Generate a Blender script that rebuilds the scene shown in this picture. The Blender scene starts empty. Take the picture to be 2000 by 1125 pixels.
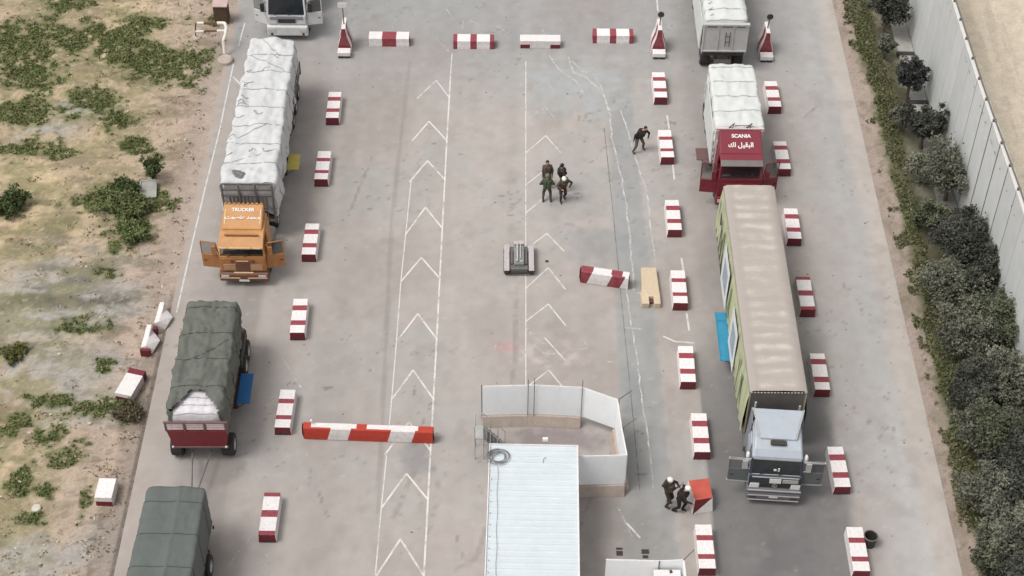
import bpy, math, random
import numpy as np
from mathutils import Vector, noise, Matrix
random.seed(7); rng = np.random.default_rng(7)
sc = bpy.context.scene
COL = bpy.data.collections.new('checkpoint'); sc.collection.children.link(COL)

# ------------------------------------------------------------------ camera (a drone 60 m up)
F, PIT, CH = 3244.0, math.radians(44.5), 60.0
RO = math.atan(30/3188)
_f = Vector((0, math.cos(PIT), -math.sin(PIT))); _u = Vector((0, math.sin(PIT), math.cos(PIT))); _r = Vector((1, 0, 0))
CR = _r*math.cos(RO)+_u*math.sin(RO); CU = -_r*math.sin(RO)+_u*math.cos(RO)
def G(px, py, z=0.0):                      # survey point of the photograph -> place on the ground
    v = _f + CR*((px-1000)/F) + CU*((562.5-py)/F)
    t = (z-CH)/v.z
    return (v.x*t, v.y*t)
cam = bpy.data.cameras.new('camera'); co = bpy.data.objects.new('camera', cam); COL.objects.link(co)
co.matrix_world = Matrix(((CR.x, CU.x, -_f.x, 0), (CR.y, CU.y, -_f.y, 0), (CR.z, CU.z, -_f.z, CH), (0, 0, 0, 1)))
cam.sensor_width = 36; cam.lens = F/2000*36; cam.clip_end = 6000; cam.clip_start = 1
sc.camera = co
sc.view_settings.view_transform = 'Standard'; sc.view_settings.look = 'None'; sc.view_settings.exposure = 0

# ------------------------------------------------------------------ light
SUN_EL, SUN_AZ = math.radians(62), math.radians(-112)      # veiled sun, high on the left
w = bpy.data.worlds.new('World'); sc.world = w; w.use_nodes = True
nt = w.node_tree; nt.nodes.clear()
sky = nt.nodes.new('ShaderNodeTexSky'); sky.sky_type = 'NISHITA'; sky.sun_disc = False
sky.sun_elevation = SUN_EL; sky.sun_rotation = SUN_AZ; sky.dust_density = 4; sky.air_density = 1.2
hs = nt.nodes.new('ShaderNodeHueSaturation'); hs.inputs['Saturation'].default_value = 0.09
bg = nt.nodes.new('ShaderNodeBackground'); bg.inputs['Strength'].default_value = 0.18
wo = nt.nodes.new('ShaderNodeOutputWorld')
nt.links.new(sky.outputs[0], hs.inputs['Color']); nt.links.new(hs.outputs[0], bg.inputs[0]); nt.links.new(bg.outputs[0], wo.inputs[0])
sl = bpy.data.lights.new('sun', 'SUN'); sl.energy = 1.5; sl.angle = math.radians(20); sl.color = (1, .965, .92)
so = bpy.data.objects.new('sun', sl); COL.objects.link(so)
sd = Vector((math.sin(SUN_AZ)*math.cos(SUN_EL), math.cos(SUN_AZ)*math.cos(SUN_EL), math.sin(SUN_EL)))
so.rotation_euler = sd.to_track_quat('Z', 'Y').to_euler()

# ------------------------------------------------------------------ materials
KA = 0.74                                     # photograph brightness -> surface albedo
def S(r, g, b, k=1.0):
    f = lambda c: ((c/255+.055)/1.055)**2.4 if c > 10 else c/255/12.92
    return (f(r)*KA*k, f(g)*KA*k, f(b)*KA*k, 1)
MATS = {}
def mat(name, col, rough=.6, metal=0, var=.15, scale=2.0, bump=0.0, bscale=15, dirt=0.0, dcol=(.2, .17, .14, 1), spec=.4, alpha=1, rnd=0):
    if name in MATS: return MATS[name]
    m = bpy.data.materials.new(name); m.use_nodes = True; n = m.node_tree; b = n.nodes['Principled BSDF']
    b.inputs['Roughness'].default_value = rough; b.inputs['Metallic'].default_value = metal
    b.inputs['Specular IOR Level'].default_value = spec
    tc = n.nodes.new('ShaderNodeTexCoord')
    nz = n.nodes.new('ShaderNodeTexNoise'); nz.inputs['Scale'].default_value = scale; nz.inputs['Detail'].default_value = 6; nz.inputs['Roughness'].default_value = .65
    n.links.new(tc.outputs['Object'], nz.inputs['Vector'])
    mr = n.nodes.new('ShaderNodeMapRange'); mr.inputs[1].default_value = .3; mr.inputs[2].default_value = .7
    mr.inputs[3].default_value = 1-var; mr.inputs[4].default_value = 1+var
    n.links.new(nz.outputs[0], mr.inputs[0])
    mx = n.nodes.new('ShaderNodeVectorMath'); mx.operation = 'SCALE'; mx.inputs[0].default_value = col[:3]
    n.links.new(mr.outputs[0], mx.inputs['Scale']); last = mx.outputs[0]
    if rnd:
        oi = n.nodes.new('ShaderNodeObjectInfo'); m2 = n.nodes.new('ShaderNodeMapRange'); m2.inputs[3].default_value = 1-rnd; m2.inputs[4].default_value = 1+rnd
        n.links.new(oi.outputs['Random'], m2.inputs[0]); m3 = n.nodes.new('ShaderNodeVectorMath'); m3.operation = 'SCALE'
        n.links.new(last, m3.inputs[0]); n.links.new(m2.outputs[0], m3.inputs['Scale']); last = m3.outputs[0]
    if dirt:
        n2 = n.nodes.new('ShaderNodeTexNoise'); n2.inputs['Scale'].default_value = scale*1.7; n2.inputs['Detail'].default_value = 8; n2.inputs['Roughness'].default_value = .75
        mp = n.nodes.new('ShaderNodeMapping'); mp.inputs['Location'].default_value = (3, 7, 1); mp.inputs['Scale'].default_value = (1, 1, .5)
        n.links.new(tc.outputs['Object'], mp.inputs[0]); n.links.new(mp.outputs[0], n2.inputs['Vector'])
        r2 = n.nodes.new('ShaderNodeMapRange'); r2.inputs[1].default_value = .45; r2.inputs[2].default_value = .75; r2.inputs[4].default_value = dirt
        n.links.new(n2.outputs[0], r2.inputs[0])
        mc = n.nodes.new('ShaderNodeMix'); mc.data_type = 'RGBA'; mc.inputs[7].default_value = dcol
        n.links.new(r2.outputs[0], mc.inputs[0]); n.links.new(last, mc.inputs[6]); last = mc.outputs[2]
    n.links.new(last, b.inputs['Base Color'])
    if bump:
        bp = n.nodes.new('ShaderNodeBump'); bp.inputs['Strength'].default_value = bump; bp.inputs['Distance'].default_value = .05
        n3 = n.nodes.new('ShaderNodeTexNoise'); n3.inputs['Scale'].default_value = bscale; n3.inputs['Detail'].default_value = 5
        n.links.new(tc.outputs['Object'], n3.inputs['Vector']); n.links.new(n3.outputs[0], bp.inputs['Height']); n.links.new(bp.outputs[0], b.inputs['Normal'])
    if alpha < 1: b.inputs['Alpha'].default_value = alpha
    MATS[name] = m; return m
def attr_mat(name, rough=.95, fine=8.0, fvar=.18, bump=.25):
    m = bpy.data.materials.new(name); m.use_nodes = True; n = m.node_tree; b = n.nodes['Principled BSDF']
    b.inputs['Roughness'].default_value = rough; b.inputs['Specular IOR Level'].default_value = .15
    a = n.nodes.new('ShaderNodeVertexColor'); a.layer_name = 'col'; tc = n.nodes.new('ShaderNodeTexCoord')
    nz = n.nodes.new('ShaderNodeTexNoise'); nz.inputs['Scale'].default_value = fine; nz.inputs['Detail'].default_value = 9; nz.inputs['Roughness'].default_value = .75
    n.links.new(tc.outputs['Object'], nz.inputs['Vector'])
    mr = n.nodes.new('ShaderNodeMapRange'); mr.inputs[1].default_value = .3; mr.inputs[2].default_value = .7; mr.inputs[3].default_value = 1-fvar; mr.inputs[4].default_value = 1+fvar
    n.links.new(nz.outputs[0], mr.inputs[0]); mx = n.nodes.new('ShaderNodeVectorMath'); mx.operation = 'SCALE'
    n.links.new(a.outputs[0], mx.inputs[0]); n.links.new(mr.outputs[0], mx.inputs['Scale']); n.links.new(mx.outputs[0], b.inputs['Base Color'])
    if bump:
        bp = n.nodes.new('ShaderNodeBump'); bp.inputs['Strength'].default_value = bump; bp.inputs['Distance'].default_value = .04
        n.links.new(nz.outputs[0], bp.inputs['Height']); n.links.new(bp.outputs[0], b.inputs['Normal'])
    return m

M = {}
M['red'] = mat('red_paint', S(152, 58, 70), .6, var=.16, scale=5, dirt=.5, dcol=S(168, 132, 128), rnd=.10)
M['redd'] = mat('dark_red_and_end_shade', S(120, 38, 48), .6, var=.2, scale=5, dirt=.3, dcol=S(90, 60, 60))  # dark red parts; on barrier ends, red with shade painted in
M['white'] = mat('white_paint', S(248, 242, 240), .6, var=.05, scale=5, dirt=.55, dcol=S(188, 172, 164), rnd=.05)
M['orangered'] = mat('orange_red_paint', S(196, 62, 44), .5, var=.12, scale=4, dirt=.25, dcol=S(170, 110, 100))
M['beige'] = mat('beige_plastic', S(218, 198, 170), .6, var=.06, scale=3, dirt=.25, dcol=S(180, 150, 120))
M['black'] = mat('black_rubber', S(48, 45, 45), .8, var=.25, scale=8, dirt=.3, dcol=S(110, 100, 92))
M['dark'] = mat('dark_steel', S(62, 58, 57), .6, var=.25, scale=6, dirt=.4, dcol=S(110, 98, 88))
M['chassis'] = mat('chassis_steel', S(50, 47, 47), .7, var=.3, scale=5, dirt=.4, dcol=S(95, 82, 72))
M['grey'] = mat('grey_steel', S(130, 127, 124), .5, .3, var=.2, scale=5, dirt=.4, dcol=S(120, 105, 92))
M['lgrey'] = mat('light_grey_steel', S(186, 186, 184), .5, var=.1, scale=3, dirt=.3, dcol=S(150, 138, 125))
M['rim'] = mat('rim_steel', S(190, 188, 186), .4, .4, var=.15)
M['glass'] = mat('cab_glass', (.03, .032, .034, 1), .08, var=.1, spec=.6, alpha=.30)
M['dglass'] = mat('dark_windscreen', (.022, .026, .030, 1), .12, var=.3, scale=2, spec=.5)
M['interior'] = mat('cab_interior', S(80, 76, 76), .9, var=.3, scale=6)
M['seat'] = mat('seat_cloth', S(110, 100, 100), .9, var=.3, scale=6)
M['lamp'] = mat('lamp_glass', S(215, 215, 210), .15, var=.1)
M['plate'] = mat('plate_white', S(235, 235, 230), .5, var=.05)
M['letter'] = mat('lettering_white', S(250, 244, 240), .5, var=.02)
M['orange'] = mat('orange_cab_paint', S(204, 148, 92), .5, var=.12, scale=2, dirt=.3, dcol=S(175, 125, 80))
M['oranged'] = mat('orange_dark_paint', S(186, 126, 76), .5, var=.15, scale=3, dirt=.4, dcol=S(120, 80, 55))
M['creamtrim'] = mat('cream_trim', S(238, 210, 165), .4, var=.05)
M['brown'] = mat('brown_trim', S(120, 78, 60), .5, var=.2, scale=5)
M['scred'] = mat('crimson_cab_paint', S(132, 42, 56), .5, var=.08, scale=2, dirt=.2, dcol=S(120, 70, 75))
M['visor'] = mat('grey_visor', S(128, 118, 116), .4, var=.1)
M['silver'] = mat('silver_cab_paint', S(184, 191, 199), .4, .05, var=.05, scale=2, dirt=.2, dcol=S(150, 150, 152))
M['silverd'] = mat('silver_shade_paint', S(142, 146, 152), .4, .05, var=.08, scale=2)
M['cabwhite'] = mat('pale_cab_paint', S(228, 228, 228), .4, var=.06, scale=2, dirt=.3, dcol=S(150, 148, 145))
M['greend'] = mat('dark_green_cab_paint', S(60, 75, 62), .5, var=.1)
M['tarpw'] = mat('white_tarpaulin', S(216, 216, 216), .75, var=.07, scale=1.5, bump=.5, bscale=3.0, dirt=.25, dcol=S(180, 178, 176))
M['tarpw2'] = mat('pale_tarpaulin', S(222, 224, 220), .75, var=.06, scale=1.5, bump=.5, bscale=3.5, dirt=.2, dcol=S(185, 185, 180))
M['tarpg'] = mat('olive_tarpaulin', S(108, 110, 102), .85, var=.2, scale=1.6, bump=.9, bscale=4.0, dirt=.6, dcol=S(96, 100, 84))
M['tarpg2'] = mat('slate_tarpaulin', S(102, 107, 104), .8, var=.10, scale=1.0, bump=.4, bscale=2.0, dirt=.3, dcol=S(104, 112, 104))
M['bags'] = mat('white_sacks', S(228, 222, 226), .8, var=.1, scale=4, bump=.4, bscale=6)
M['rope'] = mat('rope', S(158, 155, 152), .9, var=.2)
M['roped'] = mat('dark_strap', S(72, 76, 72), .9, var=.2)
M['blue'] = mat('blue_paint', S(28, 98, 158), .45, var=.12, scale=3, dirt=.2, dcol=S(50, 80, 110))
M['cyan'] = mat('light_blue_paint', S(60, 150, 186), .45, var=.12, scale=3, dirt=.25, dcol=S(60, 110, 130))
M['yellow'] = mat('yellow_paint', S(208, 188, 92), .5, var=.1, scale=3, dirt=.35, dcol=S(160, 145, 90))
M['roof'] = mat('trailer_roof_canvas', S(190, 174, 164), .85, var=.07, scale=1.0, bump=.4, bscale=2.5, dirt=.5, dcol=S(170, 158, 148))
M['roofband'] = mat('trailer_roof_dust', S(202, 188, 178), .9, var=.1, scale=2.0, dirt=.8, dcol=S(186, 170, 160))
M['curtain'] = mat('green_curtain', S(196, 200, 164), .6, var=.18, scale=1.2, bump=.3, bscale=2, dirt=.4, dcol=S(128, 138, 104))
M['adwhite'] = mat('poster_white', S(228, 230, 232), .6, var=.06)
M['adblue'] = mat('poster_blue_grey', S(160, 172, 182), .6, var=.2, scale=3)
M['trailfront'] = mat('trailer_front_panel', S(112, 106, 104), .6, var=.1, scale=2, dirt=.4, dcol=S(80, 74, 70))
M['panelw'] = mat('screen_panel_white', S(252, 254, 255, 1.12), .5, var=.025, scale=1.2, dirt=.15, dcol=S(205, 205, 206))
M['concrete'] = mat('concrete', S(196, 180, 168), .9, var=.12, scale=2, bump=.3, bscale=20, dirt=.4, dcol=S(140, 124, 114))
M['wallc'] = mat('wall_concrete', S(216, 217, 215), .9, var=.06, scale=.5, bump=.2, bscale=12, dirt=.35, dcol=S(165, 167, 160), rnd=.05)
M['footc'] = mat('wall_foot_concrete', S(176, 174, 166), .9, var=.1, scale=2, dirt=.4, dcol=S(130, 128, 116))
M['rail'] = mat('rail_steel', S(120, 112, 108), .6, var=.1)
M['railw'] = mat('wall_coping', S(232, 230, 224), .7, var=.06, scale=3)
M['pipew'] = mat('white_pipe', S(240, 236, 228), .5, var=.05, dirt=.2)
M['robot'] = mat('robot_track_cover', S(200, 190, 190), .6, var=.12, scale=6, dirt=.4, dcol=S(140, 128, 124))
M['robotg'] = mat('robot_deck', S(142, 148, 145), .5, var=.2, scale=8, dirt=.4, dcol=S(90, 90, 88))
M['skin'] = mat('skin', (.36, .2, .13, 1), .6, var=.05)
M['hairb'] = mat('hair_black', (.012, .01, .009, 1), .7, var=.2)
M['bark'] = mat('bark', S(110, 98, 88), .95, var=.3, scale=6, bump=.5)
M['litter'] = mat('pale_litter', S(225, 222, 215), .8, var=.1)

# ------------------------------------------------------------------ mesh helper
class MB:
    def __init__(s): s.v = []; s.f = []; s.m = []; s.st = []
    def add(s, vs, fs, m=0):
        o = len(s.v); s.st.append((o, len(s.f))); s.v += [tuple(p) for p in vs]; s.f += [tuple(i+o for i in f) for f in fs]; s.m += [m]*len(fs); return s
    def hexa(s, p, m=0):                                     # p: 4 bottom (ccw from above), 4 top
        return s.add(p, [(3, 2, 1, 0), (4, 5, 6, 7), (0, 1, 5, 4), (1, 2, 6, 5), (2, 3, 7, 6), (3, 0, 4, 7)], m)
    def box(s, x0, x1, y0, y1, z0, z1, m=0):
        return s.hexa([(x0, y0, z0), (x1, y0, z0), (x1, y1, z0), (x0, y1, z0), (x0, y0, z1), (x1, y0, z1), (x1, y1, z1), (x0, y1, z1)], m)
    def prism(s, prof, x0, x1, m=0, inset=None):             # prof: (y,z) ; extruded along x
        n = len(prof); ins = inset or (lambda y, z: 0)
        vs = [(x0+ins(y, z), y, z) for y, z in prof]+[(x1-ins(y, z), y, z) for y, z in prof]
        return s.add(vs, [tuple(range(n)), tuple(range(2*n-1, n-1, -1))]+[(i, i+n, (i+1) % n+n, (i+1) % n) for i in range(n)], m)
    def tube(s, p0, p1, r0, r1=None, n=8, m=0):
        r1 = r0 if r1 is None else r1; p0 = Vector(p0); p1 = Vector(p1); d = (p1-p0)
        if d.length < 1e-6: return s
        q = d.to_track_quat('Z', 'Y'); vs = []
        for p, r in ((p0, r0), (p1, r1)):
            for i in range(n):
                a = 2*math.pi*i/n; vs.append(p+q@Vector((math.cos(a)*r, math.sin(a)*r, 0)))
        return s.add(vs, [tuple(range(n-1, -1, -1)), tuple(range(n, 2*n))]+[(i, (i+1) % n, (i+1) % n+n, i+n) for i in range(n)], m)
    def path(s, pts, r, n=6, m=0):
        for a, b in zip(pts[:-1], pts[1:]): s.tube(a, b, r, r, n, m)
        return s
    def lathe(s, prof, c=(0, 0, 0), axis='x', n=20, m=0):    # prof: (along axis, radius)
        vs = []; k = len(prof)
        for i in range(n):
            a = 2*math.pi*i/n
            for h, r in prof:
                p = (h, math.cos(a)*r, math.sin(a)*r) if axis == 'x' else (math.cos(a)*r, math.sin(a)*r, h)
                vs.append((p[0]+c[0], p[1]+c[1], p[2]+c[2]))
        fs = [(i*k+j, i*k+j+1, ((i+1) % n)*k+j+1, ((i+1) % n)*k+j) for i in range(n) for j in range(k-1)]
        return s.add(vs, fs, m)
    def ball(s, c, r, sx=1, sy=1, sz=1, n=10, m=0):
        vs = []; fs = []
        for i in range(n//2+1):
            t = math.pi*i/(n//2)
            for j in range(n):
                a = 2*math.pi*j/n; vs.append((c[0]+r*sx*math.sin(t)*math.cos(a), c[1]+r*sy*math.sin(t)*math.sin(a), c[2]+r*sz*math.cos(t)))
        for i in range(n//2):
            for j in range(n): fs.append((i*n+j, (i+1)*n+j, (i+1)*n+(j+1) % n, i*n+(j+1) % n))
        return s.add(vs, fs, m)
def link(name, data, parent=None, loc=(0, 0, 0), rz=0, rot=None):
    o = bpy.data.objects.new(name, data); COL.objects.link(o); o.location = loc; o.rotation_euler = rot or (0, 0, rz)
    if parent: o.parent = parent
    return o
SPLIT = {'wiper', 'slat', 'visor_lamp', 'headboard_panel', 'side_panel', 'strap', 'hook', 'poster', 'poster_print', 'curtain_print', 'fork_pocket', 'foot', 'front_post', 'landing_leg', 'bumper_trim',
         'front_trim', 'slot', 'axle_guard', 'rear_door', 'tread', 'side_board', 'lashing', 'board_lamp', 'lifting_hole', 'pouch', 'side_pod', 'screw', 'window', 'flank_step', 'bumper_rail', 'drain_grate', 'rear_frame', 'pipe_foot'}
def build(name, mb, m, parent=None, loc=(0, 0, 0), rz=0, bevel=0, smooth=False, rot=None, label=None):
    if name in SPLIT and len(getattr(mb, 'st', [])) > 1 and parent is not None:
        o = None; st = mb.st+[(len(mb.v), len(mb.f))]
        for (v0, f0), (v1, f1) in zip(st[:-1], st[1:]):
            q = MB(); q.v = mb.v[v0:v1]; q.f = [tuple(i-v0 for i in f) for f in mb.f[f0:f1]]; q.m = mb.m[f0:f1]; o = build(name, q, m, parent, loc, rz, bevel, smooth, rot, label)
        return o
    me = bpy.data.meshes.new(name); me.from_pydata(mb.v, [], mb.f)
    for mm in (m if isinstance(m, (list, tuple)) else [m]): me.materials.append(mm)
    me.polygons.foreach_set('material_index', mb.m)
    if smooth: me.polygons.foreach_set('use_smooth', [True]*len(mb.f))
    me.update()
    o = link(name, me, parent, loc, rz, rot)
    import bmesh
    bm = bmesh.new(); bm.from_mesh(me); bmesh.ops.recalc_face_normals(bm, faces=bm.faces); bm.to_mesh(me); bm.free()
    if bevel:
        bv = o.modifiers.new('bevel', 'BEVEL'); bv.width = bevel; bv.segments = 2; bv.limit_method = 'ANGLE'
        bv.angle_limit = math.radians(35)
    if label: o['label'] = label
    return o
def tag(o, label=None, cat=None, group=None, kind=None):
    if label: o['label'] = label
    if cat: o['category'] = cat
    if group: o['group'] = group
    if kind: o['kind'] = kind
    return o
def thing(name, label, cat, loc=(0, 0, 0), rz=0, group=None):
    o = link(name, None, None, loc, rz); o.empty_display_size = .3
    return tag(o, label, cat, group)
def lettering(name, txt, size, m, parent, loc, rot, sx=1.0):
    cu = bpy.data.curves.new('t', 'FONT'); cu.body = txt; cu.size = size; cu.align_x = 'CENTER'; cu.align_y = 'CENTER'; cu.extrude = .006; cu.offset = size*.03
    t = bpy.data.objects.new('t', cu); COL.objects.link(t)
    dg = bpy.context.evaluated_depsgraph_get(); me = bpy.data.meshes.new_from_object(t.evaluated_get(dg))
    bpy.data.objects.remove(t); me.materials.clear(); me.materials.append(m)
    o = link(name, me, parent, loc, 0, rot); o.scale = (sx, 1, 1); return o

# ------------------------------------------------------------------ ground painting
def lat(seed): return np.random.default_rng(seed).random((256, 256))
_L = {}
def vn(x, y, seed=0):
    if seed not in _L: _L[seed] = lat(seed)
    T = _L[seed]; xi = np.floor(x).astype(int); yi = np.floor(y).astype(int); fx = x-xi; fy = y-yi
    fx = fx*fx*(3-2*fx); fy = fy*fy*(3-2*fy); a = xi & 255; b = yi & 255; a1 = (xi+1) & 255; b1 = (yi+1) & 255
    return (T[a, b]*(1-fx)+T[a1, b]*fx)*(1-fy)+(T[a, b1]*(1-fx)+T[a1, b1]*fx)*fy
def fbm(x, y, seed=0, o=5, g=.55):
    s = 0; A = 1; t = 0
    for i in range(o): s = s+A*vn(x*2**i+i*17.3, y*2**i+i*9.1, seed+i); t += A; A *= g
    return s/t
def sm(a, b, x): t = np.clip((x-a)/(b-a), 0, 1); return t*t*(3-2*t)
def mixc(c, col, wt): return c*(1-wt[..., None])+np.array(col, float)*wt[..., None]
def blob(X, Y, px, py, rx, ry, seed, edge=.55, z=0, rag=.9):          # ragged ellipse where the photograph has it
    cx, cy = G(px, py, z); ax = abs(G(px+rx, py)[0]-cx); ay = abs(G(px, py-ry)[1]-G(px, py+ry)[1])/2
    d = np.sqrt(((X-cx)/ax)**2+((Y-cy)/ay)**2)+(fbm(X*3.3, Y*4.1, seed+7, 3)-.5)*rag*.7
    return sm(1+edge*.5, 1-edge, d+(fbm(X*1.1, Y*1.1, seed)-.5)*rag*1.6)
def grid_sheet(name, x0, x1, y0, y1, st, colf, hf, m):
    nx = int((x1-x0)/st)+1; ny = int((y1-y0)/st)+1
    xs = np.linspace(x0, x1, nx); ys = np.linspace(y0, y1, ny); X, Y = np.meshgrid(xs, ys)
    Z = hf(X, Y); C = colf(X, Y)
    me = bpy.data.meshes.new(name); me.vertices.add(nx*ny)
    me.vertices.foreach_set('co', np.stack([X, Y, Z], -1).reshape(-1).astype('f'))
    i = np.arange(nx*ny).reshape(ny, nx); q = np.stack([i[:-1, :-1], i[:-1, 1:], i[1:, 1:], i[1:, :-1]], -1).reshape(-1)
    nf = len(q)//4; me.loops.add(nf*4); me.loops.foreach_set('vertex_index', q); me.polygons.add(nf)
    me.polygons.foreach_set('loop_start', np.arange(0, nf*4, 4)); me.polygons.foreach_set('loop_total', np.full(nf, 4))
    me.polygons.foreach_set('use_smooth', np.ones(nf, bool)); me.update(calc_edges=True)
    c = C/255; lin = np.where(c <= .04, c/12.92, ((c+.055)/1.055)**2.4)*KA
    ca = me.color_attributes.new('col', 'FLOAT_COLOR', 'POINT')
    ca.data.foreach_set('color', np.concatenate([lin, np.ones(lin.shape[:2]+(1,))], -1).reshape(-1).astype('f'))
    me.materials.append(m); o = link(name, me); tag(o, kind='structure'); return o
def seg_mask(X, Y, pts, w, z=0):                                      # soft mask along a polyline of photo points
    P = [G(*p) for p in pts]; d = np.full(X.shape, 1e9)
    for (ax, ay), (bx, by) in zip(P[:-1], P[1:]):
        vx, vy = bx-ax, by-ay; t = np.clip(((X-ax)*vx+(Y-ay)*vy)/(vx*vx+vy*vy+1e-9), 0, 1)
        d = np.minimum(d, np.hypot(X-ax-t*vx, Y-ay-t*vy))
    return sm(w*1.25, w*.75, d)
def road_col(X, Y):
    n1 = fbm(X*.16, Y*.16, 1); n2 = fbm(X*.5, Y*.35, 11); n3 = fbm(X*2.2, Y*2.2, 21); n4 = fbm(X*1.3, Y*.18, 31)
    c = np.zeros(X.shape+(3,))+np.array([179, 171, 165.])
    c = mixc(c, (186, 178, 172), sm(-8, -2, X)*sm(8, 3, X)*sm(49, 60, Y)*.6)
    c = mixc(c, (164, 163, 162), sm(74, 84, Y)*.85)
    c = mixc(c, (168, 172, 170), sm(.52, .68, n1)*.26)
    c = mixc(c, (160, 150, 144), sm(.52, .7, 1-n1)*.3)
    # long tyre-darkened lanes
    for xc, wd, k in ((-14.2, 1.9, .32), (-8.6, 1.3, .10), (11.9, 2.6, .30)):
        c = mixc(c, (138, 133, 129), sm(wd, wd*.5, np.abs(X-xc+(n2-.5)))*k)
    # dark lane under the right hand lorries, newer surfacing near the camera
    dk = sm(9.05, 9.25, X+(n3-.5)*.1)*sm(15.7, 14.9, X+(n2-.5)*1.2)*sm(60, 50, Y+(n2-.5)*5)
    c = mixc(c, (124, 122, 121), dk*.95)
    c = mixc(c, (112, 110, 110), sm(1.6, .6, np.abs(X-12.2+(n2-.5)*2))*sm(49, 44, Y+(n3-.5)*3)*.5)
    # right shoulder, dusty and pale
    c = mixc(c, (180, 178, 176), sm(15.6, 18.2, X+(n2-.5)*2.4)*.85)
    c = mixc(c, (196, 192, 187), sm(16.4, 19.2, X+(n1-.5)*1.5)*sm(66, 44, Y)*.8)
    c = mixc(c, (194, 184, 176), sm(18.4, 19.3, X+(n2-.5)*.8)*.8)
    # grey-blue strip and seam between the wavering lines
    strip = sm(0, .25, X-5.35-(72-Y)*-.012)*sm(1.75, 1.5, X-5.35-(72-Y)*.02+(n3-.5)*.3)*sm(79, 76, Y)
    c = mixc(c, (158, 160, 160), strip*.7)
    c = mixc(c, (176, 178, 178), blob(X, Y, 1130, 165, 110, 60, 41)*.8)
    c = mixc(c, (150, 152, 153), blob(X, Y, 1190, 480, 90, 34, 42)*.55)
    c = mixc(c, (140, 142, 144), blob(X, Y, 815, 890, 30, 45, 43)*.6)
    c = mixc(c, (146, 150, 150), blob(X, Y, 1235, 770, 22, 60, 44)*.7)
    c = mixc(c, (138, 128, 128), blob(X, Y, 1080, 860, 90, 28, 45)*.7)
    c = mixc(c, (150, 146, 142), blob(X, Y, 1220, 1020, 90, 60, 46)*.55)
    c = mixc(c, (120, 112, 108), blob(X, Y, 430, 925, 60, 30, 47)*.4)
    c = mixc(c, (196, 184, 176), blob(X, Y, 1070, 690, 60, 45, 48)*sm(.45, .62, n3)*.8)
    c = mixc(c, (200, 150, 148), blob(X, Y, 985, 678, 28, 10, 49)*.5)
    c = mixc(c, (140, 133, 129), seg_mask(X, Y, [(800, 120), (765, 430), (738, 1000)], .10)*.35)
    c = mixc(c, (150, 141, 136), seg_mask(X, Y, [(545, 330), (490, 600), (425, 930), (400, 1125)], .5)*.4)
    for k, (a, b) in enumerate((((905, 1090), (880, 1010)), ((680, 420), (730, 300)), ((1120, 1060), (1170, 930)), ((1570, 230), (1605, 200)), ((640, 1010), (600, 900)))):
        c = mixc(c, (132, 126, 122), seg_mask(X, Y, [a, b], .06)*sm(.4, .6, n3)*.6)
    c = mixc(c, (156, 147, 141), sm(.60, .74, fbm(X*.9, Y*.9, 61))*.25)
    c = mixc(c, (110, 104, 100), sm(.80, .84, fbm(X*2.3+n3*2, Y*2.9+n2*3, 71, 3))*sm(.5, .6, n1)*sm(16, 14, X)*.5)      # oil drips
    c = mixc(c, (205, 198, 192), sm(.80, .85, fbm(X*3.7+n3*2, Y*3.7+n2*2, 81, 3))*.3)
    # kerb-side strip on the left
    c = mixc(c, (182, 168, 157), sm(-16.95, -17.15, X+(n3-.5)*.15)*sm(57, 62, Y)*.85)
    c = mixc(c, (186, 174, 165), sm(-16.2, -16.5, X)*sm(62, 57, Y)*.6)
    cr = np.abs(fbm(X*.45+n2*.6, Y*.45+n3*.3, 91, 4)-.5); c = mixc(c, (140, 131, 126), sm(.006, .001, cr)*sm(.5, .6, n1)*.55)
    for k, (a, b, cc_) in enumerate((((960, 1000), (930, 1090), (870, 1125)), ((815, 885), (800, 940), (770, 1010)), ((845, 905), (860, 960), (835, 1040)), ((1010, 560), (1005, 700), (995, 800)))):
        c = mixc(c, (142, 134, 130), seg_mask(X, Y, [a, b, cc_], .12)*sm(.42, .58, n3)*.45)
    c = c*(1+(n3-.5)[..., None]*.09+(n4-.5)[..., None]*.07)
    return np.clip(c, 0, 255)
ROADM = attr_mat('weathered_asphalt', .9, 14, .07, .12)
X_L = -17.3; X_R = 19.9
grid_sheet('road', X_L, X_R, 34, 104, .13, road_col, lambda X, Y: X*0, ROADM)

GREENS = [(60, 80, 95, 45), (150, 70, 50, 30), (230, 70, 70, 30), (260, 120, 90, 40), (350, 130, 70, 45), (420, 120, 35, 45), (60, 150, 60, 35), (40, 220, 60, 40),
          (180, 200, 60, 30), (230, 235, 45, 22), (55, 290, 70, 26), (265, 285, 34, 16), (235, 390, 95, 34), (255, 450, 45, 50), (300, 325, 16, 30), (18, 402, 28, 22),
          (205, 535, 38, 15), (190, 800, 80, 22), (100, 860, 28, 30), (135, 890, 35, 26), (45, 930, 26, 55), (85, 962, 35, 18), (168, 985, 16, 42), (20, 690, 30, 20),
          (150, 10, 60, 12), (300, 45, 60, 14), (430, 20, 20, 30), (105, 785, 40, 14), (30, 830, 26, 30), (205, 715, 18, 14), (150, 640, 60, 22), (60, 1010, 40, 16), (250, 805, 26, 20)]
GREYS = [(110, 560, 130, 70), (60, 620, 110, 60), (190, 600, 110, 40), (120, 720, 120, 50), (150, 800, 90, 40), (90, 250, 60, 20), (160, 215, 60, 25), (60, 1090, 120, 50), (230, 1050, 60, 60)]
def green_mask(X, Y):
    g = np.zeros(X.shape)
    for k, (a, b, c_, d) in enumerate(GREENS): g = np.maximum(g, blob(X, Y, a, b, c_, d, 100+k, .6, 0, 1.3))
    return g*sm(.32, .56, fbm(X*2.6, Y*3.4, 140)+g*.12)
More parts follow.
